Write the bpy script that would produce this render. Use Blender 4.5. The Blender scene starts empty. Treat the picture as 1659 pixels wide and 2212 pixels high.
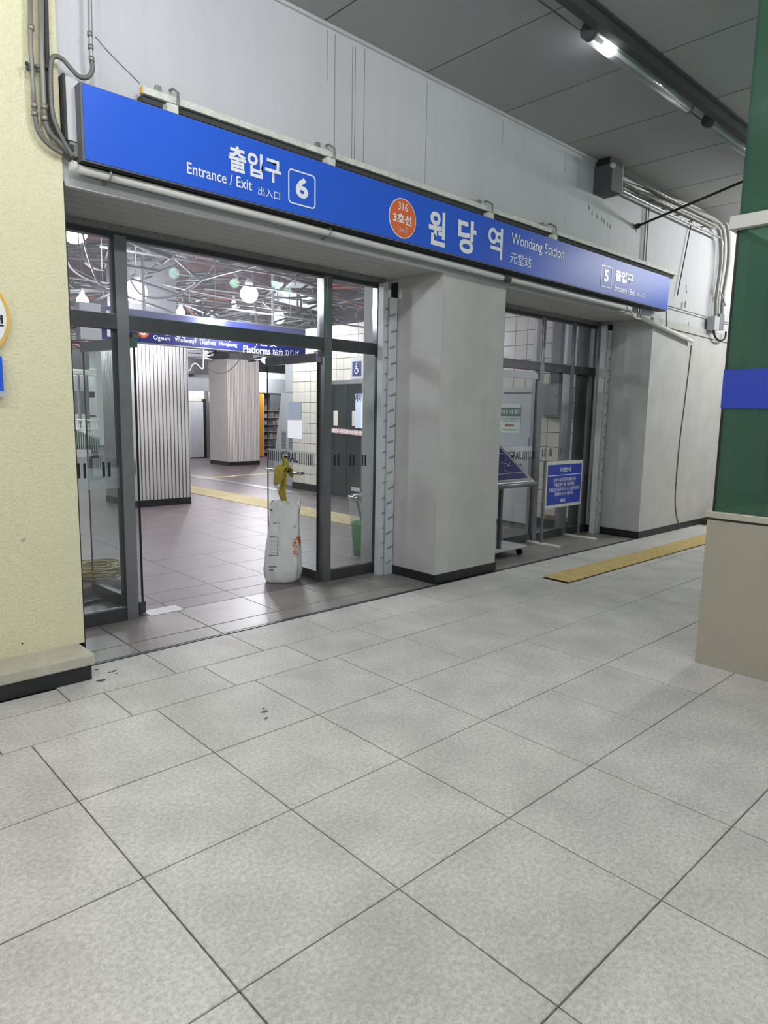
import bpy, bmesh, math, random
import numpy as np
from mathutils import Vector, Matrix
random.seed(7)
SC = bpy.context.scene
COL = SC.collection

# ------------------------------------------------------------------ camera
ROT = np.array([[0.730640865299408, -0.6825215648162957, 0.018117381578125633],
                [-0.08480216965129711, -0.11704694582368683, -0.9894991685169723],
                [0.6774751050606693, 0.7214321354320599, -0.14339859130749175]])
CAM = np.array([-0.84982, -3.254363, 1.547366])
FPX, PCX, PCY = 1470.71, 829.5, 1106.0
cd = bpy.data.cameras.new('camera'); cam = bpy.data.objects.new('camera', cd); COL.objects.link(cam)
cd.sensor_fit = 'VERTICAL'; cd.sensor_height = 36; cd.sensor_width = 36
cd.lens = FPX / 2212 * 36
cd.clip_start = .05; cd.clip_end = 200
M = Matrix.Identity(4)
for r in range(3):
    M[r][0] = ROT[0][r]; M[r][1] = -ROT[1][r]; M[r][2] = -ROT[2][r]; M[r][3] = CAM[r]
cam.matrix_world = M
SC.camera = cam

# ------------------------------------------------------------------ world, lights, exposure
SC.view_settings.view_transform = 'Standard'; SC.view_settings.look = 'None'
SC.view_settings.exposure = 0.0; SC.view_settings.gamma = 1.0; SC.view_settings.use_curve_mapping = False
w = bpy.data.worlds.new('world'); SC.world = w; w.use_nodes = True
w.node_tree.nodes['Background'].inputs[0].default_value = (.93, .96, 1, 1)
w.node_tree.nodes['Background'].inputs[1].default_value = .40

def area(name, loc, sx, sy, power, color=(1, 1, 1), rot=(0, 0, 0)):
    l = bpy.data.lights.new(name, 'AREA'); l.shape = 'RECTANGLE'; l.size = sx; l.size_y = sy
    l.energy = power; l.color = color
    o = bpy.data.objects.new(name, l); o.location = loc; o.rotation_euler = rot; COL.objects.link(o)
    o['kind'] = 'helper'
    return o
def tubelight(x0, x1, y, z, power, n=3, color=(.97, .985, 1)):
    """bare tube lamps: light leaves them to every side"""
    for k in range(n):
        l = bpy.data.lights.new('passage_lamp', 'POINT'); l.energy = power / n; l.shadow_soft_size = .09; l.color = color
        o = bpy.data.objects.new('passage_lamp', l); o.location = (x0 + (x1 - x0) * (k + .5) / n, y, z); o['kind'] = 'helper'; COL.objects.link(o)
tubelight(-3.6, 1.6, -1.12, 4.0, 205, 5)
tubelight(8.6, 12.2, -1.25, 4.0, 320, 4, (1, 1, .97))
tubelight(-3.5, 3.5, -5.2, 4.0, 225, 5, (1, .99, .97))
tubelight(4.5, 9.5, -5.6, 4.0, 140, 4, (1, .99, .97))

# ------------------------------------------------------------------ pixel -> point on a plane
def ray(u, v):
    return ROT.T @ np.array([(u - PCX) / FPX, (v - PCY) / FPX, 1.])
def PX(u, v, x): d = ray(u, v); return Vector(CAM + d * ((x - CAM[0]) / d[0]))
def PY(u, v, y): d = ray(u, v); return Vector(CAM + d * ((y - CAM[1]) / d[1]))
def PZ(u, v, z=0.): d = ray(u, v); return Vector(CAM + d * ((z - CAM[2]) / d[2]))
def RY(u0, v0, u1, v1, y):
    um, vm = (u0 + u1) / 2, (v0 + v1) / 2
    return PY(u0, vm, y).x, PY(u1, vm, y).x, PY(um, v1, y).z, PY(um, v0, y).z
def RX(u0, v0, u1, v1, x):
    um, vm = (u0 + u1) / 2, (v0 + v1) / 2
    a, b = PX(u0, vm, x).y, PX(u1, vm, x).y
    return min(a, b), max(a, b), PX(um, v1, x).z, PX(um, v0, x).z

# ------------------------------------------------------------------ materials
def lin(c):
    c = c / 255.
    return c / 12.92 if c <= .04045 else ((c + .055) / 1.055) ** 2.4
def L(r, g, b): return (lin(r), lin(g), lin(b), 1)
def mat(name, rgb, rough=.6, metal=0., var=0., vscale=6., grain=0., gscale=220., bump=0., bscale=200., spec=.5,
        emit=None, estr=0., island=0., streak=0., speck=0., sscale=110., bdist=.004):
    m = bpy.data.materials.new(name); m.use_nodes = True
    nt = m.node_tree; N = nt.nodes; K = nt.links; b = N['Principled BSDF']
    base = L(*rgb)
    b.inputs['Base Color'].default_value = base
    b.inputs['Roughness'].default_value = rough; b.inputs['Metallic'].default_value = metal
    b.inputs['Specular IOR Level'].default_value = spec
    if emit:
        b.inputs['Emission Color'].default_value = L(*emit); b.inputs['Emission Strength'].default_value = estr
    tc = N.new('ShaderNodeTexCoord') if False else N.new('ShaderNodeNewGeometry')
    pos = tc.outputs['Position']
    fac = None
    def add(val, amt):
        nonlocal fac
        mr = N.new('ShaderNodeMapRange'); mr.inputs[1].default_value = .25; mr.inputs[2].default_value = .75
        mr.inputs[3].default_value = 1 - amt; mr.inputs[4].default_value = 1 + amt
        K.new(val, mr.inputs[0])
        if fac is None: fac = mr.outputs[0]
        else:
            mu = N.new('ShaderNodeMath'); mu.operation = 'MULTIPLY'; K.new(fac, mu.inputs[0]); K.new(mr.outputs[0], mu.inputs[1]); fac = mu.outputs[0]
    def noise(scale, detail=3., vec=pos):
        n = N.new('ShaderNodeTexNoise'); n.inputs['Scale'].default_value = scale; n.inputs['Detail'].default_value = detail
        K.new(vec, n.inputs['Vector']); return n
    if var: add(noise(vscale, 5.).outputs['Fac'], var)
    if grain: add(noise(gscale, 2.).outputs['Fac'], grain)
    if speck:
        sn = noise(sscale, 4.); mr = N.new('ShaderNodeMapRange'); mr.inputs[1].default_value = .5; mr.inputs[2].default_value = .74
        mr.inputs[3].default_value = 1; mr.inputs[4].default_value = 1 - speck
        K.new(sn.outputs['Fac'], mr.inputs[0])
        if fac is None: fac = mr.outputs[0]
        else:
            mu = N.new('ShaderNodeMath'); mu.operation = 'MULTIPLY'; K.new(fac, mu.inputs[0]); K.new(mr.outputs[0], mu.inputs[1]); fac = mu.outputs[0]
    if streak:
        mp = N.new('ShaderNodeMapping'); mp.inputs['Scale'].default_value = (9, 9, .35); K.new(pos, mp.inputs['Vector'])
        add(noise(1.2, 4., mp.outputs['Vector']).outputs['Fac'], streak)
    if island:
        oi = N.new('ShaderNodeObjectInfo'); mr = N.new('ShaderNodeMapRange')
        mr.inputs[3].default_value = 1 - island; mr.inputs[4].default_value = 1 + island
        K.new(oi.outputs['Random'], mr.inputs[0])
        if fac is None: fac = mr.outputs[0]
        else:
            mu = N.new('ShaderNodeMath'); mu.operation = 'MULTIPLY'; K.new(fac, mu.inputs[0]); K.new(mr.outputs[0], mu.inputs[1]); fac = mu.outputs[0]
    if fac is not None:
        vm = N.new('ShaderNodeVectorMath'); vm.operation = 'SCALE'; vm.inputs[0].default_value = base[:3]
        K.new(fac, vm.inputs['Scale']); K.new(vm.outputs[0], b.inputs['Base Color'])
    if bump:
        bn = N.new('ShaderNodeBump'); bn.inputs['Strength'].default_value = bump; bn.inputs['Distance'].default_value = bdist
        K.new(noise(bscale, 3.).outputs['Fac'], bn.inputs['Height']); K.new(bn.outputs[0], b.inputs['Normal'])
    return m
def glass(name, tint=(1, 1, 1), haze=0., hazecol=(1, 1, 1), refl=.09, hz_scale=2.):
    m = bpy.data.materials.new(name); m.use_nodes = True; nt = m.node_tree; N = nt.nodes; K = nt.links
    N.remove(N['Principled BSDF']); out = N['Material Output']
    t = N.new('ShaderNodeBsdfTransparent'); t.inputs[0].default_value = (*tint, 1)
    g = N.new('ShaderNodeBsdfGlossy'); g.inputs['Roughness'].default_value = .015
    fr = N.new('ShaderNodeLayerWeight'); fr.inputs[0].default_value = .5
    pw = N.new('ShaderNodeMath'); pw.operation = 'POWER'; pw.inputs[1].default_value = 5; K.new(fr.outputs['Facing'], pw.inputs[0])
    ad = N.new('ShaderNodeMath'); ad.operation = 'MULTIPLY_ADD'; ad.inputs[1].default_value = .75; ad.inputs[2].default_value = refl * .4
    K.new(pw.outputs[0], ad.inputs[0])
    mx = N.new('ShaderNodeMixShader'); K.new(ad.outputs[0], mx.inputs[0]); K.new(t.outputs[0], mx.inputs[1]); K.new(g.outputs[0], mx.inputs[2])
    last = mx
    if haze:
        d = N.new('ShaderNodeBsdfDiffuse'); d.inputs[0].default_value = (*hazecol, 1)
        tr = N.new('ShaderNodeBsdfTranslucent'); tr.inputs[0].default_value = (*hazecol, 1)
        a = N.new('ShaderNodeMixShader'); a.inputs[0].default_value = .5; K.new(d.outputs[0], a.inputs[1]); K.new(tr.outputs[0], a.inputs[2])
        ge = N.new('ShaderNodeNewGeometry'); no = N.new('ShaderNodeTexNoise'); no.inputs['Scale'].default_value = hz_scale; K.new(ge.outputs['Position'], no.inputs['Vector'])
        mr = N.new('ShaderNodeMapRange'); mr.inputs[1].default_value = .3; mr.inputs[2].default_value = .7; mr.inputs[3].default_value = haze * .6; mr.inputs[4].default_value = haze * 1.4
        K.new(no.outputs['Fac'], mr.inputs[0])
        m2 = N.new('ShaderNodeMixShader'); K.new(mr.outputs[0], m2.inputs[0]); K.new(last.outputs[0], m2.inputs[1]); K.new(a.outputs[0], m2.inputs[2]); last = m2
    K.new(last.outputs[0], out.inputs['Surface'])
    return m

MT = dict(
    paver=mat('granite_paver', (201, 199, 195), .62, var=.15, vscale=3.2, speck=.30, sscale=150, grain=.20, gscale=60, bump=.3, bscale=160, island=.045),
    joint=mat('dark_joint', (66, 64, 58), .9),
    inner=mat('inner_floor_tile', (103, 93, 95), .46, var=.13, vscale=2.5, grain=.14, gscale=90, island=.03),
    thresh=mat('threshold_tile', (136, 131, 127), .42, var=.14, vscale=4, grain=.2, gscale=160, island=.03),
    wall=mat('painted_wall_grey', (200, 201, 206), .7, var=.03, vscale=1.1, grain=.03, gscale=150, streak=.035, bump=.12),
    pillar=mat('painted_render_pillar', (192, 192, 190), .75, var=.08, vscale=3.5, grain=.05, gscale=170, streak=.04, bump=.25, bscale=120),
    yellow=mat('pale_yellow_render', (228, 224, 190), .85, var=.035, vscale=2.2, grain=.05, gscale=120, bump=1.0, bscale=70, bdist=.006, speck=.10, sscale=60),
    ledge=mat('granite_ledge', (188, 184, 170), .8, var=.15, vscale=5, grain=.25, gscale=180, bump=.5),
    black=mat('black_base', (36, 37, 40), .45, var=.2, vscale=8, grain=.15),
    ceil=mat('ceiling_panel_grey', (160, 161, 160), .75, var=.05, vscale=1.2, grain=.05, gscale=160, island=.03),
    seam=mat('seam_dark', (70, 71, 72), .9),
    cseam=mat('ceiling_joint', (40, 41, 42), .9),
    cabtan=mat('aged_cable', (122, 116, 92), .7),
    soff=mat('soffit_slat_grey', (186, 187, 184), .6, var=.05, vscale=4, grain=.05),
    steel=mat('brushed_steel', (140, 142, 146), .42, metal=.8, var=.15, vscale=3),
    dsteel=mat('dark_brushed_steel', (88, 89, 93), .42, metal=.6, var=.2, vscale=4),
    chrome=mat('polished_chrome', (205, 206, 208), .12, metal=1.),
    dark=mat('near_black', (24, 25, 28), .5),
    blue=mat('sign_blue', (50, 98, 212), .34, var=.03, vscale=2, spec=.10),
    white=mat('white_print', (240, 242, 246), .3, spec=.3),
    orange=mat('orange_print', (226, 104, 52), .4),
    navy=mat('navy_print', (34, 42, 104), .35),
    sgrey=mat('sign_side_grey', (98, 100, 106), .55),
    chip=mat('chipped_white_paint', (214, 216, 208), .65, var=.16, vscale=14, grain=.12, gscale=60),
    pvc=mat('white_pipe', (206, 207, 203), .5, var=.07, vscale=6, grain=.05),
    conduit=mat('grey_conduit', (138, 138, 132), .5, metal=.25, var=.1, vscale=10),
    flex=mat('flexible_conduit', (112, 114, 110), .55, metal=.2),
    galv=mat('galvanised_clamp', (150, 150, 145), .45, metal=.6, var=.2, vscale=30),
    yring=mat('sign_yellow_ring', (232, 186, 84), .5),
    tactile=mat('tactile_yellow', (208, 182, 120), .7, var=.1, vscale=9, grain=.12),
    tactile2=mat('tactile_pale', (186, 172, 128), .6, var=.1, vscale=9),
    granite=mat('beige_granite_cladding', (166, 161, 147), .42, var=.05, vscale=2, grain=.12, gscale=260),
    trimst=mat('satin_trim', (196, 192, 180), .35, metal=.4),
    wsteel=mat('white_steel_beam', (206, 206, 200), .4),
    bband=mat('blue_film_band', (32, 62, 176), .5),
    tile=mat('cream_wall_tile', (214, 208, 198), .22, var=.03, vscale=3, island=.03),
    grout=mat('dark_grout', (60, 56, 54), .9),
    concrete=mat('bare_concrete', (104, 102, 106), .9, var=.12, vscale=2, grain=.1, gscale=30),
    slab=mat('sprayed_slab', (70, 66, 70), .95, var=.3, vscale=3, grain=.2, gscale=25),
    primer=mat('red_primer_steel', (96, 66, 64), .8, var=.2, vscale=4),
    rod=mat('zinc_rod', (168, 168, 172), .4, metal=.5),
    cable=mat('grey_cable', (66, 64, 66), .7), wcable=mat('pale_cable', (158, 158, 160), .6), ocable=mat('orange_cable', (190, 90, 60), .6),
    flute=mat('fluted_cladding_grey', (190, 188, 186), .5, var=.03), flute2=mat('fluted_cladding_cream', (212, 206, 202), .5, var=.02),
    lgrey=mat('light_grey_panel', (182, 184, 190), .5, var=.03), mgrey=mat('mid_grey_panel', (122, 124, 130), .55, var=.05), 
    dgrey=mat('dark_hoarding', (72, 72, 78), .6, var=.08), greensteel=mat('green_balustrade', (60, 108, 84), .5, var=.2, vscale=4),
    ambery=mat('amber_post', (222, 150, 40), .5), cream=mat('cream_panel', (214, 206, 194), .6),
    bag=mat('woven_bag_white', (224, 226, 226), .55, var=.04, vscale=9, bump=.3, bscale=60),
    bagor=mat('bag_orange_print', (214, 112, 52), .6), ink=mat('black_ink', (34, 34, 38), .6),
    towel=mat('mustard_towel', (166, 152, 56), .95, var=.18, vscale=30, bump=.8, bscale=240),
    paper=mat('white_paper', (240, 242, 245), .7), bluepaper=mat('pale_blue_paper', (200, 216, 236), .6),
    hose=mat('straw_hose', (176, 158, 104), .5, var=.1, vscale=30), mat_=mat('brown_mat', (104, 82, 80), .95, var=.15, grain=.2),
    protect=mat('film_wrapped_profile', (200, 206, 210), .4, var=.05, vscale=12), boxg=mat('grey_enamel_box', (128, 128, 132), .35, var=.05),
    lampw=mat('bulb_glow', (255, 255, 255), .5, emit=(250, 250, 255), estr=28), tube=mat('tube_glow', (255, 255, 255), .5, emit=(250, 250, 255), estr=9),
    opal=mat('clear_cover', (178, 182, 184), .2, spec=.6), wlight=mat('white_sheet_glow', (250, 250, 252), .6, emit=(240, 244, 255), estr=.35),  # sheet and banner edge: painted glow standing in for light through them
    ledtext=mat('led_orange', (220, 120, 80), .5, emit=(225, 110, 70), estr=.55), rust=mat('brown_board', (126, 84, 66), .8, var=.2, vscale=9),
    pgreen=mat('notice_mint', (204, 222, 208), .6), dteal=mat('notice_teal', (44, 74, 78), .6), redp=mat('notice_red', (170, 70, 70), .6),
    toiletdark=mat('dark_door_glass', (44, 48, 50), .18, var=.2, vscale=4), grime=mat('grime_stain', (120, 116, 108), .95),
    bright=mat('white_back_panel', (236, 238, 236), .6),  # one even near-white colour for the far walls, rails and panels
)
MT['clear'] = glass('clear_glass', (.94, .97, .96), .03, (.8, .85, .85))
MT['hazy'] = glass('hazy_glass', (.93, .95, .96), .10, (.85, .85, .93), hz_scale=1.5)  # haze for dust and for the lamps' glare, put into the pane colour
MT['frost'] = glass('frosted_strip', (.95, .97, .97), .32, (.75, .78, .8), refl=0)
MT['green'] = glass('green_tinted_glass', (.42, .58, .51), .42, (.155, .285, .215), refl=.06, hz_scale=1.2)
MT['bingl'] = glass('clear_plastic', (.9, .93, .92), .16, (.8, .84, .82))
MT['bingr'] = glass('green_bag_plastic', (.42, .72, .42), .5, (.12, .42, .12))

# ------------------------------------------------------------------ mesh helpers
class MB:
    def __init__(s): s.bm = bmesh.new()
    def box(s, x0, x1, y0, y1, z0, z1):
        v = [s.bm.verts.new(p) for p in ((x0, y0, z0), (x1, y0, z0), (x1, y1, z0), (x0, y1, z0), (x0, y0, z1), (x1, y0, z1), (x1, y1, z1), (x0, y1, z1))]
        for f in ((0, 3, 2, 1), (4, 5, 6, 7), (0, 1, 5, 4), (1, 2, 6, 5), (2, 3, 7, 6), (3, 0, 4, 7)): s.bm.faces.new([v[i] for i in f])
        return s
    def prism(s, pts, h, ax=2):
        """closed polygon pts (3-D) extruded by vector h"""
        h = Vector(h); a = [s.bm.verts.new(p) for p in pts]; b = [s.bm.verts.new(Vector(p) + h) for p in pts]; n = len(pts)
        s.bm.faces.new(a[::-1]); s.bm.faces.new(b)
        for i in range(n): s.bm.faces.new((a[i], a[(i + 1) % n], b[(i + 1) % n], b[i]))
        return s
    def obox(s, c, u, v, w_, hu, hv, hw):
        c, u, v, w_ = map(Vector, (c, u, v, w_)); u = u.normalized() * hu; v = v.normalized() * hv; w_ = w_.normalized() * hw
        return s.prism([c - u - v - w_, c + u - v - w_, c + u + v - w_, c - u + v - w_], 2 * w_)
    def tube(s, pts, r, n=8, caps=True):
        pts = [Vector(p) for p in pts]; rings = []; up = None
        for i, p in enumerate(pts):
            t = (pts[min(i + 1, len(pts) - 1)] - pts[max(i - 1, 0)]).normalized()
            if up is None: up = t.orthogonal().normalized()
            up = (up - t * up.dot(t)).normalized(); q = t.cross(up)
            rr = r[i] if isinstance(r, (list, tuple)) else r
            rings.append([s.bm.verts.new(p + (up * math.cos(a) + q * math.sin(a)) * rr) for a in [2 * math.pi * k / n for k in range(n)]])
        for a, b in zip(rings, rings[1:]):
            for k in range(n):
                f = s.bm.faces.new((a[k], a[(k + 1) % n], b[(k + 1) % n], b[k])); f.smooth = True
        if caps: s.bm.faces.new(rings[0][::-1]); s.bm.faces.new(rings[-1])
        return s
    def lathe(s, c, prof, n=24, cap=True):
        rings = [[s.bm.verts.new((c[0] + r * math.cos(2 * math.pi * k / n), c[1] + r * math.sin(2 * math.pi * k / n), c[2] + z)) for k in range(n)] for r, z in prof]
        for a, b in zip(rings, rings[1:]):
            for k in range(n):
                f = s.bm.faces.new((a[k], a[(k + 1) % n], b[(k + 1) % n], b[k])); f.smooth = True
        if cap: s.bm.faces.new(rings[0][::-1]); s.bm.faces.new(rings[-1])
        return s
    def sphere(s, c, r, n=12):
        m = bmesh.ops.create_uvsphere(s.bm, u_segments=n, v_segments=n // 2 + 1, radius=r, matrix=Matrix.Translation(c))
        for v in m['verts']:
            for f in v.link_faces: f.smooth = True
        return s
    def build(s, name, m, parent=None, bevel=0., **props):
        bmesh.ops.recalc_face_normals(s.bm, faces=s.bm.faces)
        me = bpy.data.meshes.new(name); s.bm.to_mesh(me); s.bm.free()
        me.materials.append(MT[m] if isinstance(m, str) else m)
        o = bpy.data.objects.new(name, me); COL.objects.link(o)
        if parent is not None:
            o.parent = parent; o.location = -wloc(parent)
        if bevel:
            md = o.modifiers.new('bevel', 'BEVEL'); md.width = bevel; md.segments = 2; md.limit_method = 'ANGLE'
        for k, v in props.items(): o[k] = v
        return o
def wloc(o):
    v = Vector((0, 0, 0))
    while o is not None: v = v + o.location; o = o.parent
    return v
def thing(name, loc, label, cat, group=None):
    o = bpy.data.objects.new(name, None); o.empty_display_size = .1; COL.objects.link(o); o.location = loc
    o['label'] = label; o['category'] = cat
    if group: o['group'] = group
    return o
def B(name, m, x0, x1, y0, y1, z0, z1, parent=None, bevel=0., **p): return MB().box(x0, x1, y0, y1, z0, z1).build(name, m, parent, bevel, **p)
def struct(name, m, x0, x1, y0, y1, z0, z1, bevel=0.): return B(name, m, x0, x1, y0, y1, z0, z1, None, bevel, kind='structure')
def T(s, m, parent, p0, right, w_, h, up=(0, 0, 1), bold=0., ext=.0015, name='lettering', shear=0., mirror=False):
    """text fitted to a box w_ x h with its lower left corner at p0"""
    c = bpy.data.curves.new('t', 'FONT'); c.body = s; c.offset = bold; c.resolution_u = 3; c.shear = shear; c.space_line = 1.1
    c.align_x = 'CENTER' if '\n' in s else 'LEFT'
    o = bpy.data.objects.new('t', c); COL.objects.link(o); bpy.context.view_layer.update()
    me = bpy.data.meshes.new_from_object(o.evaluated_get(bpy.context.evaluated_depsgraph_get()))
    bpy.data.objects.remove(o); bpy.data.curves.remove(c)
    n = len(me.vertices); co = np.empty(n * 3, np.float32); me.vertices.foreach_get('co', co); co = co.reshape(-1, 3)
    mn, mx = co.min(0), co.max(0); sx = w_ / (mx[0] - mn[0]); sy = h / (mx[1] - mn[1])
    r = Vector(right).normalized(); u = Vector(up).normalized(); nn = r.cross(u)
    a = (co[:, 0] - mn[0]) * sx; b = (co[:, 1] - mn[1]) * sy
    if mirror: a = w_ - a
    P = np.array(p0)[None] + a[:, None] * np.array(r)[None] + b[:, None] * np.array(u)[None] + ext * np.array(nn)[None]
    me.vertices.foreach_set('co', P.astype(np.float32).ravel()); me.update()
    me.materials.append(MT[m]); me.name = name
    o = bpy.data.objects.new(name, me); COL.objects.link(o)
    if parent is not None: o.parent = parent; o.location = -wloc(parent)
    return o
def TY(s, m, parent, lb, rt, y, **k):
    """text on a plane y=const between two picture points (lower left, upper right)"""
    a, b = PY(*lb, y), PY(*rt, y)
    return T(s, m, parent, a, (1, 0, 0), b.x - a.x, b.z - a.z, **k)
def smooth(pts, n=6):
    pts = [Vector(p) for p in pts]; out = []
    for i in range(len(pts) - 1):
        p0 = pts[max(i - 1, 0)]; p1 = pts[i]; p2 = pts[i + 1]; p3 = pts[min(i + 2, len(pts) - 1)]
        for k in range(n):
            t = k / n
            out.append(.5 * ((2 * p1) + (p2 - p0) * t + (2 * p0 - 5 * p1 + 4 * p2 - p3) * t * t + (-p0 + 3 * p1 - 3 * p2 + p3) * t ** 3))
    out.append(pts[-1]); return out
def pxline(pts, y): return [PY(u, v, y) for u, v in pts]
def share(name, me, parent, loc):
    o = bpy.data.objects.new(name, me); COL.objects.link(o); o.parent = parent; o.location = Vector(loc) - wloc(parent); return o
_cache = {}
def slabmesh(w_, d, h, m, cham=.004):
    """a chamfered paving piece, origin at its lower corner"""
    k = (round(w_, 4), round(d, 4), round(h, 4), m)
    if k in _cache: return _cache[k]
    bm = bmesh.new(); c = cham
    def ring(i, z): return [bm.verts.new(p) for p in ((i, i, z), (w_ - i, i, z), (w_ - i, d - i, z), (i, d - i, z))]
    a, b, t = ring(0, 0), ring(0, h - c * .5), ring(c, h)
    for p, q in ((a, b), (b, t)):
        for k_ in range(4): bm.faces.new((p[k_], p[(k_ + 1) % 4], q[(k_ + 1) % 4], q[k_]))
    bm.faces.new(t); bm.faces.new(a[::-1]); me = bpy.data.meshes.new('piece'); bm.to_mesh(me); bm.free(); me.materials.append(MT[m]); _cache[k] = me; return me

# ================================================================== FLOOR
YF = .87          # facade plane
floor = struct('floor', 'joint', -8, 24, -9, 26, -.12, -.012)
G = .006
def paver(name, x0, x1, y0, y1, m, top=0.):
    G = .0014 if m == 'inner' else .0045 if m == 'thresh' else .006
    if x1 - x0 < .02 or y1 - y0 < .02: return
    share(name, slabmesh(x1 - x0 - G, y1 - y0 - G, .02, m), floor, (x0 + G / 2, y0 + G / 2, -.02 + top + random.uniform(-.0007, .0007)))
for j in range(8):
    for i in range(-4, 17):
        x0 = .6 * i; yy1 = -.605 * j; yy0 = yy1 - .605
        if x0 > 3.3 and yy1 < -1.5 and x0 < 6.6: pass
        if j >= 5 and i > 6: continue
        if x0 + yy1 * .9 > 9.5: continue
        paver('paver', x0, x0 + .6, yy0, yy1, 'paver')
# border rows
xs = [.477 + .6 * k for k in range(-3, 18)]
for a, b in zip(xs, xs[1:]):
    if a > 4.4: paver('paver', a, b, 0, .10, 'paver')
    else: paver('paver', a, b, 0, .385, 'paver')
xs = [.3 + .605 * k for k in range(-3, 16)]
for a, b in zip(xs, xs[1:]):
    if b < .5: paver('paver', a, b, .385, .6, 'paver')
    else: paver('paver', a, b, .385, .825, 'paver')
B('paving_fill', 'paver', -8, 30, -9, -4.9, -.02, -.001, floor)
B('paving_fill', 'paver', -8, -2.4, -4.9, .6, -.02, -.001, floor)
B('paving_fill', 'paver', 10.2, 30, -4.9, .83, -.02, -.001, floor)
# drain strip between paving and threshold
for x0, x1 in ((.5, 3.68), (4.57, 7.52)):
    B('threshold_strip', 'dsteel', x0, x1, .832, .846, -.02, .001, floor)
    B('threshold_strip', 'steel', x0, x1, .852, .86, -.02, .003, floor)
# threshold tiles and inner floor
ys = [.868, 1.07, 1.60, 1.86, 2.17]
for a, b in zip(ys, ys[1:]):
    for k in range(-1, 12):
        x0 = .892 + .598 * k
        if x0 > 7.2: continue
        xa, xb = max(x0, .5), min(x0 + .598, 7.6)
        if a < 1.5 and xb > 3.68 and xa < 4.57:
            if xa < 3.66: paver('floor_tile', xa, 3.675, a, b, 'thresh')
            if xb > 4.6: paver('floor_tile', 4.575, xb, a, b, 'thresh')
            continue
        paver('floor_tile', xa, xb, a, b, 'thresh' if a < 1.5 else 'inner')
for j in range(8):
    for k in range(-2, 11):
        x0 = .892 + .6 * k; y0 = 2.17 + .6 * j
        if x0 + .6 > 7.4 : continue
        paver('floor_tile', x0, x0 + .6, y0, y0 + .6, 'inner')
B('floor_fill', 'inner', -3, 7.4, 6.97, 26, -.02, -.001, floor)
B('floor_fill', 'inner', 7.4, 24, 6.0, 26, -.02, -.001, floor)
B('floor_fill', 'inner', -3, -.31, .87, 6.97, -.02, -.001, floor)
B('metal_plate', 'protect', 1.28, 1.55, 1.56, 1.72, 0, .004, floor)
B('expansion_cover', 'steel', 6.75, 6.95, 7.2, 22, -.01, .004, floor)
B('colour_strip', 'tactile2', 6.6, 7.6, 10.85, 11.05, -.01, .003, floor)
B('colour_strip', 'tactile2', 7.6, 16, 11.0, 11.2, -.01, .003, floor)
# stains on the paving: spilled dirt by the ledge
mb = MB()
for u, v, r in ((209, 1447, .012), (247, 1450, .014), (236, 1453, .008), (252, 1456, .008), (221, 1470, .02), (572, 1537, .02), (575, 1552, .012), (569, 1531, .008), (213, 1471, .012)):
    p = PZ(u, v)
    if p.y > .59 and p.x < .5: continue
    mb.prism([(p.x + r * random.uniform(.6, 1.3) * math.cos(t), p.y + r * random.uniform(.4, .8) * math.sin(t), .0015) for t in [k * math.pi / 4 for k in range(8)]], (0, 0, .002))
mb.build('dirt_specks', 'dark', floor, kind='stuff')

# tactile paving outside
def tact_mesh(m, s=.3, n=5):
    k = ('tact', m)
    if k in _cache: return _cache[k]
    q = MB(); q.box(.004, s - .004, .004, s - .004, 0, .006)
    for i in range(n):
        for j in range(n):
            cx_, cy_ = s * (i + .5) / n, s * (j + .5) / n; r0, r1 = .018, .010
            a = [q.bm.verts.new((cx_ + sx * r0, cy_ + sy * r0, .0061)) for sx, sy in ((-1, -1), (1, -1), (1, 1), (-1, 1))]
            b = [q.bm.verts.new((cx_ + sx * r1, cy_ + sy * r1, .011)) for sx, sy in ((-1, -1), (1, -1), (1, 1), (-1, 1))]
            for t in range(4): q.bm.faces.new((a[t], a[(t + 1) % 4], b[(t + 1) % 4], b[t]))
            q.bm.faces.new(b)
    me = bpy.data.meshes.new('tactile'); q.bm.to_mesh(me); q.bm.free(); me.materials.append(MT[m]); _cache[k] = me; return me
tp = thing('tactile_paving', (4.72, .11, 0), 'yellow studded tactile paving strip running along the grey pavement', 'tactile paving')
for i in range(22):
    share('tactile_tile', tact_mesh('tactile'), tp, (4.72 + .3 * i, .105, .0)).rotation_euler.z = 0
tp2 = thing('tactile_paving', (5.2, 4.2, 0), 'pale yellow tactile strip on the inner hall floor behind the glass', 'tactile paving')
for i in range(20):
    for j in range(2): share('tactile_tile', tact_mesh('tactile2'), tp2, (5.2 + .3 * j, 3.9 + .3 * i, 0))

# ================================================================== SETTING OUTSIDE
FW = 2.78
struct('wall_front', 'wall', -3, 16, YF, 1.04, FW, 4.30)
struct('trim_1', 'wall', .53, 9.6, YF - .006, YF + .02, FW - .012, FW + .05)
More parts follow.
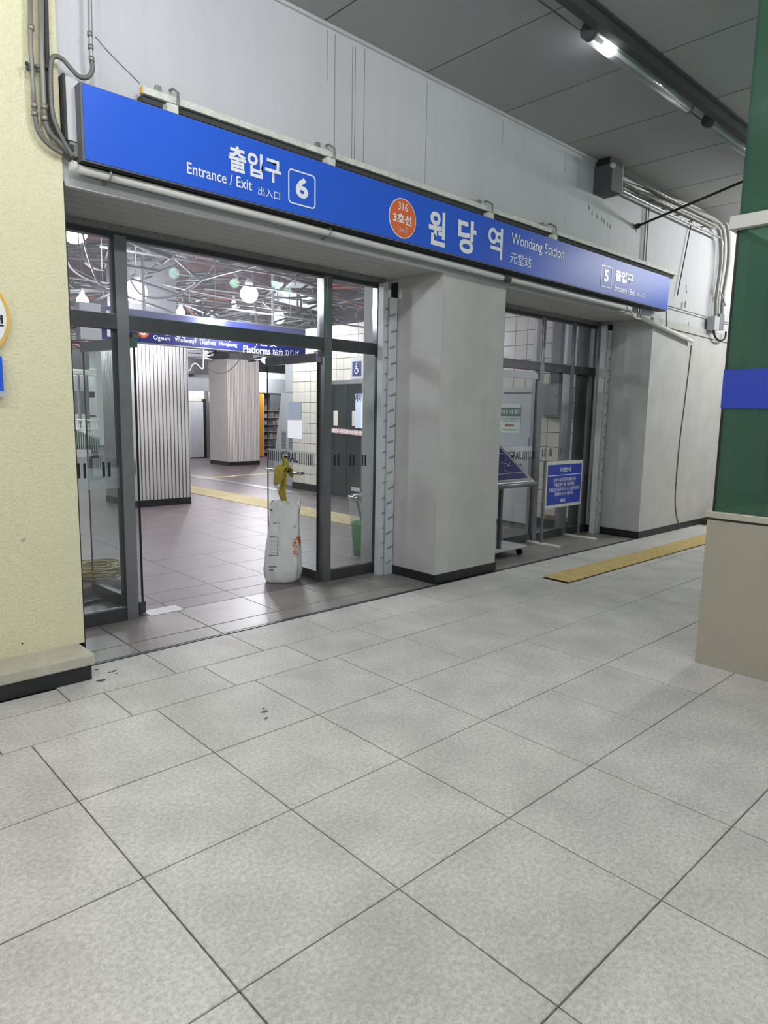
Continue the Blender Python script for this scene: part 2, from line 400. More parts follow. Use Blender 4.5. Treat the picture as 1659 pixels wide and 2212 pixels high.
# thin vertical cracks / paint runs on the wall
wl = bpy.data.objects['wall_front']
for u0, v0, u1, v1 in ((707, 65, 706, 175), (724, 75, 722, 325), (762, 100, 756, 345), (768, 102, 764, 350), (788, 105, 780, 355), (923, 178, 913, 400), (1087, 260, 1085, 320), (1222, 330, 1218, 372)):
    a, b = PY(u0, v0, YF), PY(u1, v1, YF)
    B('paint_run', 'grime' if u0 in (923, 1087, 1222) else 'seam', a.x - .0013, a.x + .0013, YF - .0012, YF + .002, b.z, a.z, wl)
cl = struct('ceiling', 'cseam', -6, 16, -9, YF + .01, 4.285, 4.42)
for i in range(-7, 13):
    for j in range(7):
        x0 = 2.36 - .004 + 1.025 * i; y1 = YF - .01 - (0 if j == 0 else 1.19 + (j - 1) * 1.3); y0 = (YF - 1.2) - j * 1.3 if j else YF - 1.2
        if j: y1 = (YF - 1.2) - (j - 1) * 1.3; y0 = y1 - 1.3
        share('ceiling_panel', slabmesh(1.025 - .016, y1 - y0 - .016, .03, 'ceil', .0), cl, (x0 + .006, y0 + .006, 4.248))
B('cornice_bead', 'wall', -3, 16, YF - .02, YF, 4.225, 4.25, cl)
# left yellow wall with ledge
wy = struct('wall_left', 'yellow', -3.4, .545, .845, 1.7, .15, 4.25)
B('ledge', 'ledge', -3.4, .515, .60, .9, .088, .152, wy, bevel=.008)
B('black_base', 'black', -3.4, .497, .612, .9, 0, .09, wy)
B('drill_hole', 'dark', PY(48, 1390, .845).x - .004, PY(48, 1390, .845).x + .004, .842, .85, PY(48, 1390, .845).z - .004, PY(48, 1390, .845).z + .004, wy)
MB().obox(PY(50, 1166, .844), (1, 0, .6), (0, 0, 1), (0, 1, 0), .012, .007, .0015).build('scuff_mark', 'ledge', wy)
B('jamb_lining', 'black', .545, .556, .86, 1.5, 0, FW, wy)
# pillars
p1 = struct('pillar', 'pillar', 3.675, 4.565, YF + .002, 1.9, .0, FW + .01)
B('black_base', 'black', 3.668, 4.572, YF - .008, 1.6, 0, .085, p1)
p2 = struct('wall_right', 'pillar', 7.52, 13.5, .836, 1.9, .0, FW + .01)
B('black_base', 'black', 7.512, 13.5, .826, 1.6, 0, .085, p2)
for u0, v0, u1, v1 in ((1440, 650, 1600, 700),):
    a, b = PY(1430, 657, .834), PY(1545, 690, .834)
    MB().tube([a, (a + b) / 2, b, PY(1600, 703, .834)], .006, 4).build('dark_joint', 'grime', p2)
    a, b = PY(1440, 708, .834), PY(1560, 738, .834)
    MB().tube([a, b, PY(1600, 748, .834)], .007, 4).build('dark_joint', 'grime', p2)
# soffit
sf = struct('ceiling_soffit', 'soff', .53, 9.6, YF + .02, 2.0, FW + .012, FW + .05)
for x0, x1 in ((.56, 3.67), (4.57, 7.52)):
    for k in range(7):
        y0 = .98 + .118 * k
        B('soffit_slat', 'soff', x0, x1, y0 + .003, y0 + .115, FW - .003, FW + .012, sf)
    B('edge_bead', 'pvc', x0, x1, YF - .004, YF + .03, FW - .02, FW + .004, sf)

# ================================================================== GLAZED FRAMES
YS = 1.57         # frame front plane
def storefront(n, jl, m1, m2, jr, label):
    f = bpy.data.objects.new('window_%d' % n, None); COL.objects.link(f); f['kind'] = 'structure'
    d = .07
    def b(name, m, *a, **k): return B(name, m, *a, f, **k)
    b('head_rail', 'dsteel', jl, jr, YS, YS + d, 2.70, 2.775)
    b('head_flashing', 'galv', jl, jr, YS - .05, YS + .01, 2.735, 2.80)
    b('transom', 'dsteel', jl, jr, YS - .004, YS + d, 2.092, 2.19)
    b('mullion', 'steel', m1, m1 + .085, YS - .006, YS + d + .03, 0, 2.72)
    b('mullion', 'steel', m2, m2 + .085, YS - .006, YS + d + .03, 0, 2.72)
    b('jamb', 'dsteel', jr - .05, jr, YS - .006, YS + .025, 0, 2.74)
    if jl > .6 or n == 1: b('jamb', 'dsteel', jl, jl + .04, YS, YS + d, 0, 2.74)
    for x0, x1 in ((jl + .04, m1), (m2 + .085, jr - .05)):
        b('sill_rail', 'dsteel', x0, x1, YS, YS + d, .0, .095)
        b('glazing_bead', 'chrome', x0, x1, YS + .01, YS + .03, .095, .107)
        b('pane', 'clear', x0, x1, YS + .03, YS + .036, .10, 2.075)
    for x0, x1 in ((jl + .04, m1), (m1 + .085, m2), (m2 + .085, jr - .05)):
        b('transom_pane', 'hazy', x0, x1, YS + .03, YS + .036, 2.185, 2.705)
        b('glazing_bead', 'chrome', x0, x1, YS + .01, YS + .03, 2.185, 2.196)
    return f
w1 = storefront(1, .56, 1.105, 2.925, 3.60, '')
w2 = storefront(2, 4.575, 5.29, 6.205, 7.46, '')
# polished edge strips on the mullions (upper part)
for f, xx in ((w1, 2.925), (w1, 3.55), (w2, 6.205), (w2, 6.87), (w2, 7.41)):
    B('polished_edge', 'chrome', xx - .012, xx + .002, YS - .008, YS + .05, 2.19, 2.70, f)
    B('polished_edge', 'chrome', xx + .02, xx + .034, YS - .011, YS - .005, 2.19, 2.70, f)
B('mullion', 'steel', 6.87, 6.96, YS - .006, YS + .10, 0, 2.72, w2)
B('trunking', 'dgrey', 7.17, 7.24, 1.92, 2.05, 1.98, 2.80, w2)
# screws on the flashing
mb = MB()
for k in range(12): mb.lathe((.9 + k * .24, YS - .055, 2.765), [(.007, 0), (.007, .003)], 6)
mb.build('screw_heads', 'dark', w1, kind='stuff')
# tick marks on the side glazing
for f, lst in ((w1, ((170, 1017), (183, 1017), (224, 1014), (236, 1014), (723, 994), (731, 994), (757, 994), (764, 994), (783, 994), (789, 994))), (w2, ((1172, 978), (1177, 978), (1188, 977), (1192, 977), (1210, 976), (1214, 976), (1245, 974), (1249, 974)))):
    for u, v in lst:
        p = PY(u, v, YS + .028); k = 1.0 if f is w1 else .8
        B('tick_mark', 'ink', p.x - .0085 * k, p.x + .0085 * k, YS + .026, YS + .029, p.z - .052, p.z + .052, f)
B('frosted_strip', 'frost', .6, 1.1, YS + .037, YS + .039, .98, 1.13, w1)
for u in (734, 769, 786): pass
# film wrapped profile strips beside the jambs
def wrapped(x0, x1, y, label, name='trim_profile', xt=None):
    t = thing(name, (x0, y, 0), label, 'trim')
    ip = B('inner_profile', 'protect', x0, x0 + (x1 - x0) * .34, y - .012, y + .06, 0, 2.72, t, bevel=.004)
    op = B('outer_profile', 'protect', x0 + (x1 - x0) * .42, x1, y - .03, y + .06, 0, 2.60 if x0 < 5 else 2.66, t, bevel=.004)
    B('dark_edge', 'dark', x1, x1 + .012, y - .02, y + .06, 0, 2.74, t)
    wd = (x1 - x0) * .5
    for k in range(17):
        z = .12 + k * .145
        T('posco', 'ink', op, (x1 - .012 + (0 if k % 2 else -.02), y - .0315, z + .03), (-1, 0, -.3), wd * .95, .028, up=(.3, 0, -1), ext=.001)
        T('posco', 'ink', ip, (x0 + (x1 - x0) * .33, y - .0135, z + .07), (-1, 0, -.3), wd * .5, .022, up=(.3, 0, -1), ext=.001)
    return t
wrapped(3.505, 3.665, 1.45, 'film-wrapped white steel profile with printed letters, left of the central pillar')
wrapped(7.375, 7.50, 1.40, 'film-wrapped white steel profile with printed letters, beside the right-hand pillar')

# door leaves
def leaf(n, hinge, ang, mirror, rail_top=2.055):
    f = bpy.data.objects.new('door_%d' % n, None); COL.objects.link(f); f['kind'] = 'structure'
    return f
def door_leaf(n, hx, hy, ang, face, width=.86):
    """leaf hinged at (hx,hy) running along ang (radians); face = +1/-1 side on which the lettering reads"""
    d = Vector((math.cos(ang), math.sin(ang), 0)); nrm = Vector((-math.sin(ang), math.cos(ang), 0)) * face
    f = bpy.data.objects.new('door_%d' % n, None); COL.objects.link(f); f['kind'] = 'structure'; H = Vector((hx, hy, 0))
    def ob(name, m, a, b, z0, z1, th, off=0., bevel=0.):
        c = H + d * (a + b) / 2 + nrm * off + Vector((0, 0, (z0 + z1) / 2))
        return MB().obox(c, d, nrm, (0, 0, 1), (b - a) / 2, th / 2, (z1 - z0) / 2).build(name, m, f, bevel)
    ob('glass_pane', 'clear', .01, width, .09, 2.0, .012)
    ob('top_rail', 'chrome', .0, width, 1.985, 2.062, .05)
    ob('bottom_rail', 'dsteel', .0, width if n != 1 else width, .012, .10, .05)
    ob('pivot', 'steel', -.03, .03, 2.05, 2.08, .05)
    ob('pane_edge', 'dark', .0, .008, .1, 1.985, .014)
    ob('pane_edge', 'dark', width, width + .003, .1, 1.985, .012)
    ob('frosted_strip', 'frost', .03, width - .01, 1.055, 1.185, .002, .009)
    return f, H, d, nrm, ob
d2, H2, D2, N2, ob2 = door_leaf(2, 2.915, 1.64, math.radians(87.6), +1)
def letter_band(f, H, d, nrm, face_off, mirror, z=1.12, a0=.1, a1=.78, m='ink', sc=1.):
    """tick marks and the railway lettering on a leaf"""
    zb, zt = z - .055, z + .045
    s0 = H + nrm * face_off
    right = -d                      # reading direction runs from the free edge to the hinge
    up = Vector((0, 0, 1))
    # globe letter
    def ptA(a, zz): return s0 + d * a + up * zz
    total0, total1 = a1, a0
    ticks = []
    return
def korail(f, origin, right, up, h, m='ink', mirror=False, name='lettering'):
    """K, a striped globe, RAIL; total width about 2.9 h"""
    r = Vector(right).normalized(); u = Vector(up).normalized(); n = r.cross(u)
    o = Vector(origin)
    W = 3.25 * h
    def X(a): return W - a if mirror else a
    def txt(s, a, w_):
        if mirror: T(s, m, f, o + r * (W - a - w_), r, w_, h, up=u, bold=.03, mirror=True, ext=.001, name=name)
        else: T(s, m, f, o + r * a, r, w_, h, up=u, bold=.03, ext=.001, name=name)
    txt('K', 0, .62 * h); txt('RAIL', 1.45 * h, 1.8 * h)
    mb = MB(); c = o + r * X(1.02 * h) + u * h * .42 + n * .0012
    mb.prism([c + (r * math.cos(t) * .38 + u * math.sin(t) * .42) * h for t in [math.radians(q) for q in range(-200, 21, 20)]], n * .0006)
    for rr in (.52, .68):
        pts = [c + (r * math.cos(t) * rr * .85 + u * math.sin(t) * rr) * h for t in [math.radians(q) for q in range(40, 151, 11)]]
        pin = [c + (r * math.cos(t) * (rr - .08) * .85 + u * math.sin(t) * (rr - .08)) * h for t in [math.radians(q) for q in range(150, 39, -11)]]
        mb.prism(pts + pin, n * .0006)
    mb.build('emblem', m, f)
# right leaf lettering, read from outside: the reading direction goes towards the hinge
def leaf_band(f, H, d, side, mirror, z=1.07, m='ink', wd=.86):
    """side: unit normal on which it sits"""
    up = Vector((0, 0, 1)); off = side * .0115
    rd = -d
    if rd.cross(up).dot(side) < 0: rd = d
    n = rd.cross(up)
    # positions measured along rd from its start
    start = H + (d * wd if rd.dot(d) < 0 else Vector((0, 0, 0))) + off
    for k in range(6):
        a = .035 + k * .036
        MB().obox(start + rd * a + up * (z + .045), rd, n, up, .0055, .0006, .05).build('tick_mark', m, f)
    for k in range(7):
        a = .585 + k * .036
        MB().obox(start + rd * a + up * (z + .045), rd, n, up, .0055, .0006, .05).build('tick_mark', m, f)
    korail(f, start + rd * .255 + up * (z + .005), rd, up, .092, m, mirror)
leaf_band(d2, H2, D2, N2, False)
# horizontal pull bar
def pull(f, H, d, nrm, a0, a1, z, off=.06, m='chrome', r=.013, vert=False):
    if not vert:
        pts = [H + d * a0 + nrm * .01 + Vector((0, 0, z)), H + d * a0 + nrm * off + Vector((0, 0, z)), H + d * a1 + nrm * off + Vector((0, 0, z)), H + d * a1 + nrm * .01 + Vector((0, 0, z))]
    else:
        pts = [H + d * a0 + nrm * .01 + Vector((0, 0, z)), H + d * a0 + nrm * off + Vector((0, 0, z)), H + d * a0 + nrm * off + Vector((0, 0, a1)), H + d * a0 + nrm * .01 + Vector((0, 0, a1))]
    q = [pts[0], pts[1].lerp(pts[0], .25), pts[1].lerp(pts[2], .04), pts[2].lerp(pts[1], .04), pts[2].lerp(pts[3], .25), pts[3]]
    return MB().tube(q, r, 10).build('handle', m, f)
pull(d2, H2, D2, N2, .21, .80, .985, .065)
# notices on the right leaf
def leafsheet(f, H, d, nrm, a0, a1, z0, z1, m, off=.012, name='notice'):
    c = H + d * (a0 + a1) / 2 + nrm * off + Vector((0, 0, (z0 + z1) / 2))
    return MB().obox(c, d, nrm, (0, 0, 1), (a1 - a0) / 2, .0012, (z1 - z0) / 2).build(name, m, f)
leafsheet(d2, H2, D2, N2, .24, .465, 1.475, 1.64, 'bluepaper')
ws = leafsheet(d2, H2, D2, N2, .235, .475, 1.30, 1.468, 'wlight', .013)
# left leaf, folded back behind the side light
d1, H1, D1, N1, ob1 = door_leaf(1, 1.255, 1.64, math.radians(93.6), +1)
leaf_band(d1, H1, D1, -N1, False)
H1b = H1 + N1 * 0
pull(d1, H1, D1, N1, .64, 1.165, .985, .07, 'dsteel', .013, vert=True)
pull(d1, H1, D1, -N1, .21, .75, .985, .06)
# bay 2 leaf (closed) between x 5.33 and 6.2
d3, H3, D3, N3, ob3 = door_leaf(3, 6.19, YS + .03, math.pi, +1, .80)
leaf_band(d3, H3, D3, N3, False, z=1.03, wd=.80)
pull(d3, H3, D3, N3, .3, .8, .97, .06)
d4, H4, D4, N4, ob4 = door_leaf(4, 5.345 - .0, YS + .5, math.radians(93), +1, .8)

# ================================================================== STATION SIGN
SY = .72
x0, x1 = .612, 7.63; z0, z1 = 2.868, 3.262
sg = thing('station_sign', (x0, SY, z0), 'long blue station name sign with white lettering above the glass doors', 'sign')
sgp = B('panel', 'blue', x0 + .012, x1 - .008, SY, SY + .02, z0 + .008, z1 - .004, sg)
B('housing', 'sgrey', x0, x1, SY + .004, SY + .10, z0, z1, sg)
B('lower_lip', 'dark', x0, x1, SY + .02, SY + .13, z0 - .005, z0 + .002, sg)
yy = SY - .001
TY('출입구', 'white', sgp, (494, 367), (607, 347), yy, bold=.028)
TY('Entrance / Exit', 'white', sgp, (404, 374.5), (544, 389), yy, bold=.008)
TY('出入口', 'white', sgp, (557.5, 420.5), (604.5, 415), yy)
TY('6', 'white', sgp, (638.5, 425), (666, 388), yy, bold=.035)
def ring_rect(lb, rt, th, rad, y, m, parent):
    a, b = PY(*lb, y), PY(*rt, y); o = []; i = []
    for (cx_, cz_, s) in ((b.x, b.z, 0), (a.x, b.z, 90), (a.x, a.z, 180), (b.x, a.z, 270)):
        for k in range(0, 91, 18):
            t = math.radians(s + k); sx = -1 if cx_ == b.x else 1; sz = -1 if cz_ == b.z else 1
            ccx, ccz = cx_ + sx * rad, cz_ + sz * rad
            o.append(Vector((ccx + rad * math.cos(t), y, ccz + rad * math.sin(t)))); i.append(Vector((ccx + (rad - th) * math.cos(t), y, ccz + (rad - th) * math.sin(t))))
    mb = MB(); n = len(o)
    vo = [mb.bm.verts.new(p) for p in o]; vi = [mb.bm.verts.new(p) for p in i]
    for k in range(n): mb.bm.faces.new((vo[k], vo[(k + 1) % n], vi[(k + 1) % n], vi[k]))
    ex = bmesh.ops.extrude_face_region(mb.bm, geom=mb.bm.faces[:]); bmesh.ops.translate(mb.bm, verts=[g for g in ex['geom'] if isinstance(g, bmesh.types.BMVert)], vec=(0, -.0016, 0))
    return mb.build('number_frame', m, parent)
ring_rect((622.5, 437.5), (681.5, 380.5), .009, .03, yy - .0005, 'white', sgp)
ring_rect((1297.5, 617.5), (1323, 578.5), .006, .018, yy - .0005, 'white', sgp)
def disc(c, r, y, th, m, parent, name, n=40):
    return MB().prism([Vector((c.x + r * math.cos(2 * math.pi * k / n), y, c.z + r * math.sin(2 * math.pi * k / n))) for k in range(n)], (0, th, 0)).build(name, m, parent)
cc = PY(869.5, 472, SY); rr = (PY(869.5, 428.5, SY).z - PY(869.5, 515.5, SY).z) / 2
disc(cc, rr, SY - .002, .0015, 'white', sgp, 'line_emblem_rim'); disc(cc, rr * .95, SY - .0035, .0015, 'orange', sgp, 'line_emblem')
TY('316', 'white', sgp, (860, 452), (881, 441.5), SY - .004, bold=.01)
TY('3호선', 'white', sgp, (848.7, 478), (889, 468), SY - .004, bold=.03)
TY('Line 3', 'chip', sgp, (859.5, 499), (879, 492), SY - .004)
TY('원', 'white', sgp, (924.7, 526), (963, 461), yy, bold=.03)
TY('당', 'white', sgp, (988, 543), (1029.5, 481), yy, bold=.03)
TY('역', 'white', sgp, (1052.8, 554), (1086.8, 495), yy, bold=.02)
TY('Wondang Station', 'white', sgp, (1104, 533.5), (1219, 538), yy, bold=.004)
TY('元堂站', 'white', sgp, (1101, 567.5), (1147.7, 556), yy)
TY('5', 'white', sgp, (1304.6, 607.5), (1315.3, 584), yy, bold=.035)
TY('출입구', 'white', sgp, (1328.7, 605.7), (1368, 593.5), yy, bold=.03)
TY('Entrance / Exit', 'white', sgp, (1327, 627.5), (1372, 627), yy, bold=.006)
TY('出入口', 'white', sgp, (1376, 639.5), (1393, 635), yy)
bp = thing('backing_plate', (.56, .83, 2.95), 'grey backing plate on the wall at the left end of the blue sign', 'plate')
B('plate', 'wall', .565, .64, .80, .87, 2.98, 3.30, bp); B('dark_edge', 'seam', .553, .566, .80, .87, 2.98, 3.31, bp)
B('socket_block', 'conduit', .57, .625, .79, .86, 2.90, 2.97, bp); B('socket_hole', 'dark', .572, .59, .783, .80, 2.925, 2.955, bp)

# white rail above sign with brackets
rl = thing('mounting_rail', (.98, .80, 3.33), 'chipped white steel rail running along the top of the blue sign', 'rail')
B('rail_bar', 'chip', .985, 7.93, .775, .815, 3.335, 3.375, rl, bevel=.003)
B('rail_web', 'seam', .99, 7.9, .80, YF, 3.30, 3.337, rl)
B('end_cap', 'yring', .98, .988, .777, .813, 3.338, 3.372, rl)
for u, v in ((366, 222), (708, 352), (1053, 470), (1192, 505)):
    xx = PY(u, v, .78).x
    B('support_block', 'chip', xx - .035, xx + .035, .735, .80, 3.262, 3.315, rl, bevel=.004)
    B('bracket', 'galv', xx - .05, xx - .015, .845, YF, 3.36, 3.44, rl, bevel=.004)
    MB().tube([(xx + .045, .86, 3.44), (xx + .05, .83, 3.44), (xx + .05, .77, 3.40), (xx + .045, .76, 3.34), (xx + .04, .765, 3.30)], .008, 6).build('hook', 'galv', rl)

# white pipe under the sign
wp = thing('white_pipe', (.56, .80, 2.85), 'long white plastic pipe running below the blue sign', 'pipe')
MB().tube([(.565, .79, 2.840), (2.4, .79, 2.824), (4.44, .79, 2.806), (6.0, .79, 2.80), (6.83, .79, 2.806)], .024, 12).build('pipe', 'pvc', wp)
MB().tube([(.575, .79, 2.846), (.60, .79, 2.846)], .029, 12).build('end_coupling', 'pvc', wp)
for u in (233, 706, 1348):
    xx = PY(u, 380 if u == 233 else (500 if u == 706 else 660), .8).x
    zz = 2.846 - (xx - .565) / 3.9 * .04
    MB().tube([(xx, .86, zz + .03), (xx, .80, zz + .035), (xx, .757, zz + .02), (xx, .75, zz - .012), (xx, .79, zz - .034), (xx, .86, zz - .036)], .006, 6).build('clamp', 'galv', wp)
MB().tube([(4.40, .79, 2.806), (4.50, .79, 2.803)], .03, 10).build('dark_joint', 'seam', wp)
wp2 = thing('white_pipe', (6.83, .79, 2.72), 'short weathered white pipe stepping down at the right end of the sign', 'pipe')
MB().tube(smooth([(6.80, .79, 2.800), (6.86, .79, 2.77), (6.92, .79, 2.73), (7.02, .79, 2.715), (7.12, .79, 2.722)]), .012, 8).build('flexible_bend', 'pvc', wp2)
MB().tube([PY(1385, 686, .79), PY(1495, 737, .79)], .026, 12).build('pipe', 'chip', wp2)
for u, v0, v1 in ((1378, 655, 692), (1383, 658, 694), (1440, 672, 706)):
    a, b = PY(u, v0, .79), PY(u, v1, .79)
    MB().tube([a, b], .008, 6).build('hanger_rod', 'galv', wp2)

# ================================================================== CONDUITS ON THE LEFT
def pipe(name, label, pts, y, r, m='conduit', flexfrom=None, cat='conduit', collars=()):
    P_ = [PY(u, v, y) for u, v in pts]
    t = thing(name, P_[-1], label, cat)
    if flexfrom is None: MB().tube(smooth(P_), r, 10).build('tube', m, t)
    else:
        if flexfrom: MB().tube(P_[:flexfrom + 1], r, 10).build('rigid_tube', m, t)
        F = smooth(P_[flexfrom:], 14); rs = [r * (1.12 if k % 2 else .95) for k in range(len(F))]
        MB().tube(F, rs, 10).build('flexible_tube', 'flex', t)
    for k in collars:
        p = PY(*k, y); MB().tube([p + Vector((0, 0, .012)), p - Vector((0, 0, .012))], r * 1.35, 10).build('collar', 'galv', t)
    return t
pipe('conduit', 'leftmost thin grey conduit on the yellow wall, bending right at its foot', [(65, -40), (66, 100), (71, 180), (75, 248), (84, 285), (105, 312), (135, 332)], .80, .012, flexfrom=3, collars=((67, 60), (74, 228), (75, 246)))
pipe('conduit', 'middle grey conduit on the yellow wall with a wide lower coupling', [(88, -40), (90, 120), (95, 230), (97, 262), (108, 288), (130, 310), (148, 330)], .80, .014, flexfrom=3, collars=((96, 232), (96, 256)))
pipe('conduit', 'dark flat cable channel between the grey conduits on the yellow wall', [(98, -40), (102, 130), (106, 220), (112, 265), (128, 300), (150, 325)], .815, .012, m='seam')
pipe('conduit', 'ribbed grey hose looping from the hanging wall pipe down to the sign end', [(198, 132), (200, 150), (190, 166), (172, 166), (155, 150), (135, 128), (117, 122), (110, 140), (110, 200), (116, 255), (135, 300), (157, 338)], .785, .0115, flexfrom=0)
pipe('conduit', 'bright steel conduit coming down the grey wall above the blue sign', [(193, -60), (196, 90), (198, 132)], .785, .011, m='rod', collars=((194.5, 74), (196, 102), (198, 128)))
cb = thing('pipe_clamp_bar', PY(60, 140, .82), 'short steel clamp bar holding the conduits on the yellow wall', 'clamp')
a, b = PY(55, 140, .815), PY(112, 148, .815)
MB().tube([a, b], .010, 6).build('bar', 'galv', cb)
for u, v in ((58, 137), (60, 148), (78, 145), (100, 143)): MB().sphere(PY(u, v, .79), .010, 8).build('nut', 'seam', cb)
MB().tube(smooth([PY(205, 78, .865), PY(240, 118, .865), PY(302, 180, .865)]), .0016, 4).build('loose_wire', 'seam', None, label='thin loose wire drooping from the steel conduit to the white rail', category='wire')

# signs at the left edge
rs_ = thing('round_sign', PY(-30, 690, .80), 'round white sign with a yellow ring cut by the left picture edge', 'sign')
zc = (PY(0, 627, .815).z + PY(0, 745, .815).z) / 2; xe = PY(22, 690, .815).x; Rr = .19
c = Vector((xe - Rr, 0, zc))
hz = (PY(0, 627, .815).z - zc); xcut = PY(0, 690, .815).x; sag = xe - xcut; Rr = (hz * hz + sag * sag) / (2 * sag); c = Vector((xe - Rr, 0, zc))
disc(c, Rr, .815, .03, 'yring', rs_, 'ring'); disc(c, Rr - .018, .812, .004, 'white', rs_, 'face')
zt = PY(5, 690, .81)
T('안전', 'ink', rs_, (PY(7, 690, .81).x - .14, .811, PY(5, 705, .81).z), (1, 0, 0), .14, .058, bold=.03)
bs = thing('box_sign', PY(-30, 815, .80), 'blue boxed sign with a white foot at the left picture edge', 'sign')
xe = PY(5, 815, .815).x; B('panel', 'blue', xe - .3, xe, .80, .845, PY(2, 845, .815).z, PY(2, 770, .815).z, bs); B('foot', 'lgrey', xe - .3, xe + .002, .798, .845, PY(2, 857, .815).z, PY(2, 845, .815).z, bs)

# ================================================================== CEILING LAMPS AND RAIL
LY = -.44
rail = thing('lamp_rail', (2.5, -.52, 4.18), 'dark metal rail under the ceiling carrying the tube lamps', 'rail')
B('channel', 'seam', 2.0, 10.5, -.56, -.485, 4.17, 4.255, rail, bevel=.004)
B('flange', 'dgrey', 2.0, 10.5, -.60, -.56, 4.235, 4.255, rail)
def tubelamp(x0, x1, label, hot):
    t = thing('tube_lamp', (x0, LY, 4.13), label, 'lamp', 'tube lamps under the passage ceiling')
    B('housing', 'boxg', x0 + .03, x1, LY - .05, LY + .06, 4.20, 4.245, t, bevel=.004)
    MB().tube([(x0 + .05, LY, 4.175), (x1 - .05, LY, 4.175)], .055, 14).build('cover', MT['bingl'], t)
    MB().tube([(x0, LY, 4.185), (x0 + .05, LY, 4.185)], .058, 14).build('end_cap', 'seam', t)
    MB().tube([(x1 - .05, LY, 4.185), (x1, LY, 4.185)], .058, 14).build('end_cap', 'seam', t)
    MB().tube([(x0 + .07, LY, 4.175), (x1 - .07, LY, 4.175)], .016, 10).build('tube', 'opal', t)
    if hot: MB().tube([(x0 + .20, LY, 4.165), (x0 + .33, LY, 4.165)], .03, 12).build('glowing_end', 'lampw', t)
    return t
tubelamp(3.63, 5.28, 'nearer tube lamp on the dark ceiling rail, glowing at its near end', True)
tubelamp(5.66, 7.3, 'farther tube lamp on the dark ceiling rail, unlit beside the green glass', False)

# ================================================================== RIGHT WALL SERVICES
YW = .80
jb = thing('junction_box', PY(1320, 385, .75), 'grey metal junction box at the ceiling corner above the right bay', 'box')
a = PY(1308, 412, .72); b_ = PY(1334, 372, .72)
B('box_body', 'dgrey', a.x, b_.x, .66, .868, a.z, b_.z + .03, jb, bevel=.006); B('neck', 'dark', a.x + .02, b_.x + .06, .70, .868, b_.z + .02, 4.26, jb)
B('side_plate', 'galv', b_.x, b_.x + .02, .66, .868, a.z, b_.z + .05, jb)
MB().sphere((a.x + .0, .655, b_.z + .0), .03, 8).build('round_plug', 'lgrey', jb)
pl = [((1335, 395), (1440, 428), (1500, 455), (1545, 475), (1562, 500), (1563, 560), (1552, 640), (1549, 700)),
      ((1335, 402), (1440, 440), (1500, 466), (1545, 488), (1556, 510), (1557, 570), (1547, 650), (1545, 700)),
      ((1335, 392), (1420, 420), (1500, 447), (1555, 470), (1572, 495), (1574, 560), (1562, 640), (1558, 700)),
      ((1340, 410), (1400, 440), (1500, 488), (1548, 510), (1560, 522), (1558, 560), (1553, 620), (1560, 640), (1566, 660))]
lb = ('middle grey conduit of the bundle turning down the right wall', 'lower grey conduit of the bundle turning down the right wall', 'outermost grey conduit of the bundle beside the green glass booth', 'thin pale conduit below the bundle with a curled end')
for k, (pp, l_) in enumerate(zip(pl, lb)): pipe('conduit', l_, pp, YW - .02 * (k % 2), .026 if k < 3 else .014, m='conduit' if k != 3 else 'rod')
ct = thing('cable_tray', PY(1335, 390, .78), 'open cable tray fixed along the top of the right wall', 'tray')
A0, A1 = PY(1337, 388, .74), PY(1545, 470, .74)
for dz in (0, .09): MB().tube([(A0.x, .72, A0.z + dz - .03), (A1.x, .72, A0.z + dz - .03)], .014, 6).build('side_bar', 'galv', ct)
for k in range(7):
    xx = A0.x + .1 + (A1.x - A0.x) * k / 7; B('rung', 'galv', xx, xx + .03, .71, .868, A0.z - .045, A0.z - .03, ct)
dr = thing('brace_rod', PY(1373, 490, .85), 'dark diagonal rod from the wall up to the green glass booth', 'rod')
a = PY(1373, 490, .86); b = PY(1610, 390, -.3); MB().tube([a, b], .014, 8).build('rod', 'dark', dr)
MB().tube([a, a + (b - a) * .04], .03, 8).build('anchor', 'dark', dr)
for k, (pp, l_) in enumerate(((((1397, 448), (1389, 574)), 'left one of two thin pipes dropping behind the sign'), (((1402, 448), (1394, 575)), 'right one of two thin pipes dropping behind the sign'), (((1494, 478), (1463, 638)), 'thin slanting rod hanging down the right wall'))):
    pipe('thin_pipe', l_, pp, .84, .008 if k < 2 else .007, m='seam' if k == 2 else 'conduit', cat='pipe')
vb = thing('junction_box', PY(1550, 705, .76), 'pale double junction box low on the right wall with a black cable loop', 'box')
a = PY(1538, 712, .76); b_ = PY(1562, 688, .76)
B('left_box', 'lgrey', a.x, (a.x + b_.x) / 2 - .01, .73, .836, a.z, b_.z, vb, bevel=.006); B('right_box', 'boxg', (a.x + b_.x) / 2 + .01, b_.x, .74, .836, a.z + .02, b_.z + .05, vb, bevel=.006)
MB().tube(smooth([PY(1541, 712, .78), PY(1545, 728, .78), PY(1556, 736, .78), PY(1566, 730, .78), PY(1568, 716, .78)]), .014, 8).build('cable_loop', 'dark', vb)
pipe('wall_cable', 'thin yellowed cable running down the right pillar to the floor', [(1494, 745), (1488, 800), (1478, 880), (1468, 960), (1461, 1040), (1459, 1085), (1463, 1120), (1470, 1140), (1476, 1146)], .828, .0065, m='cabtan', cat='cable')
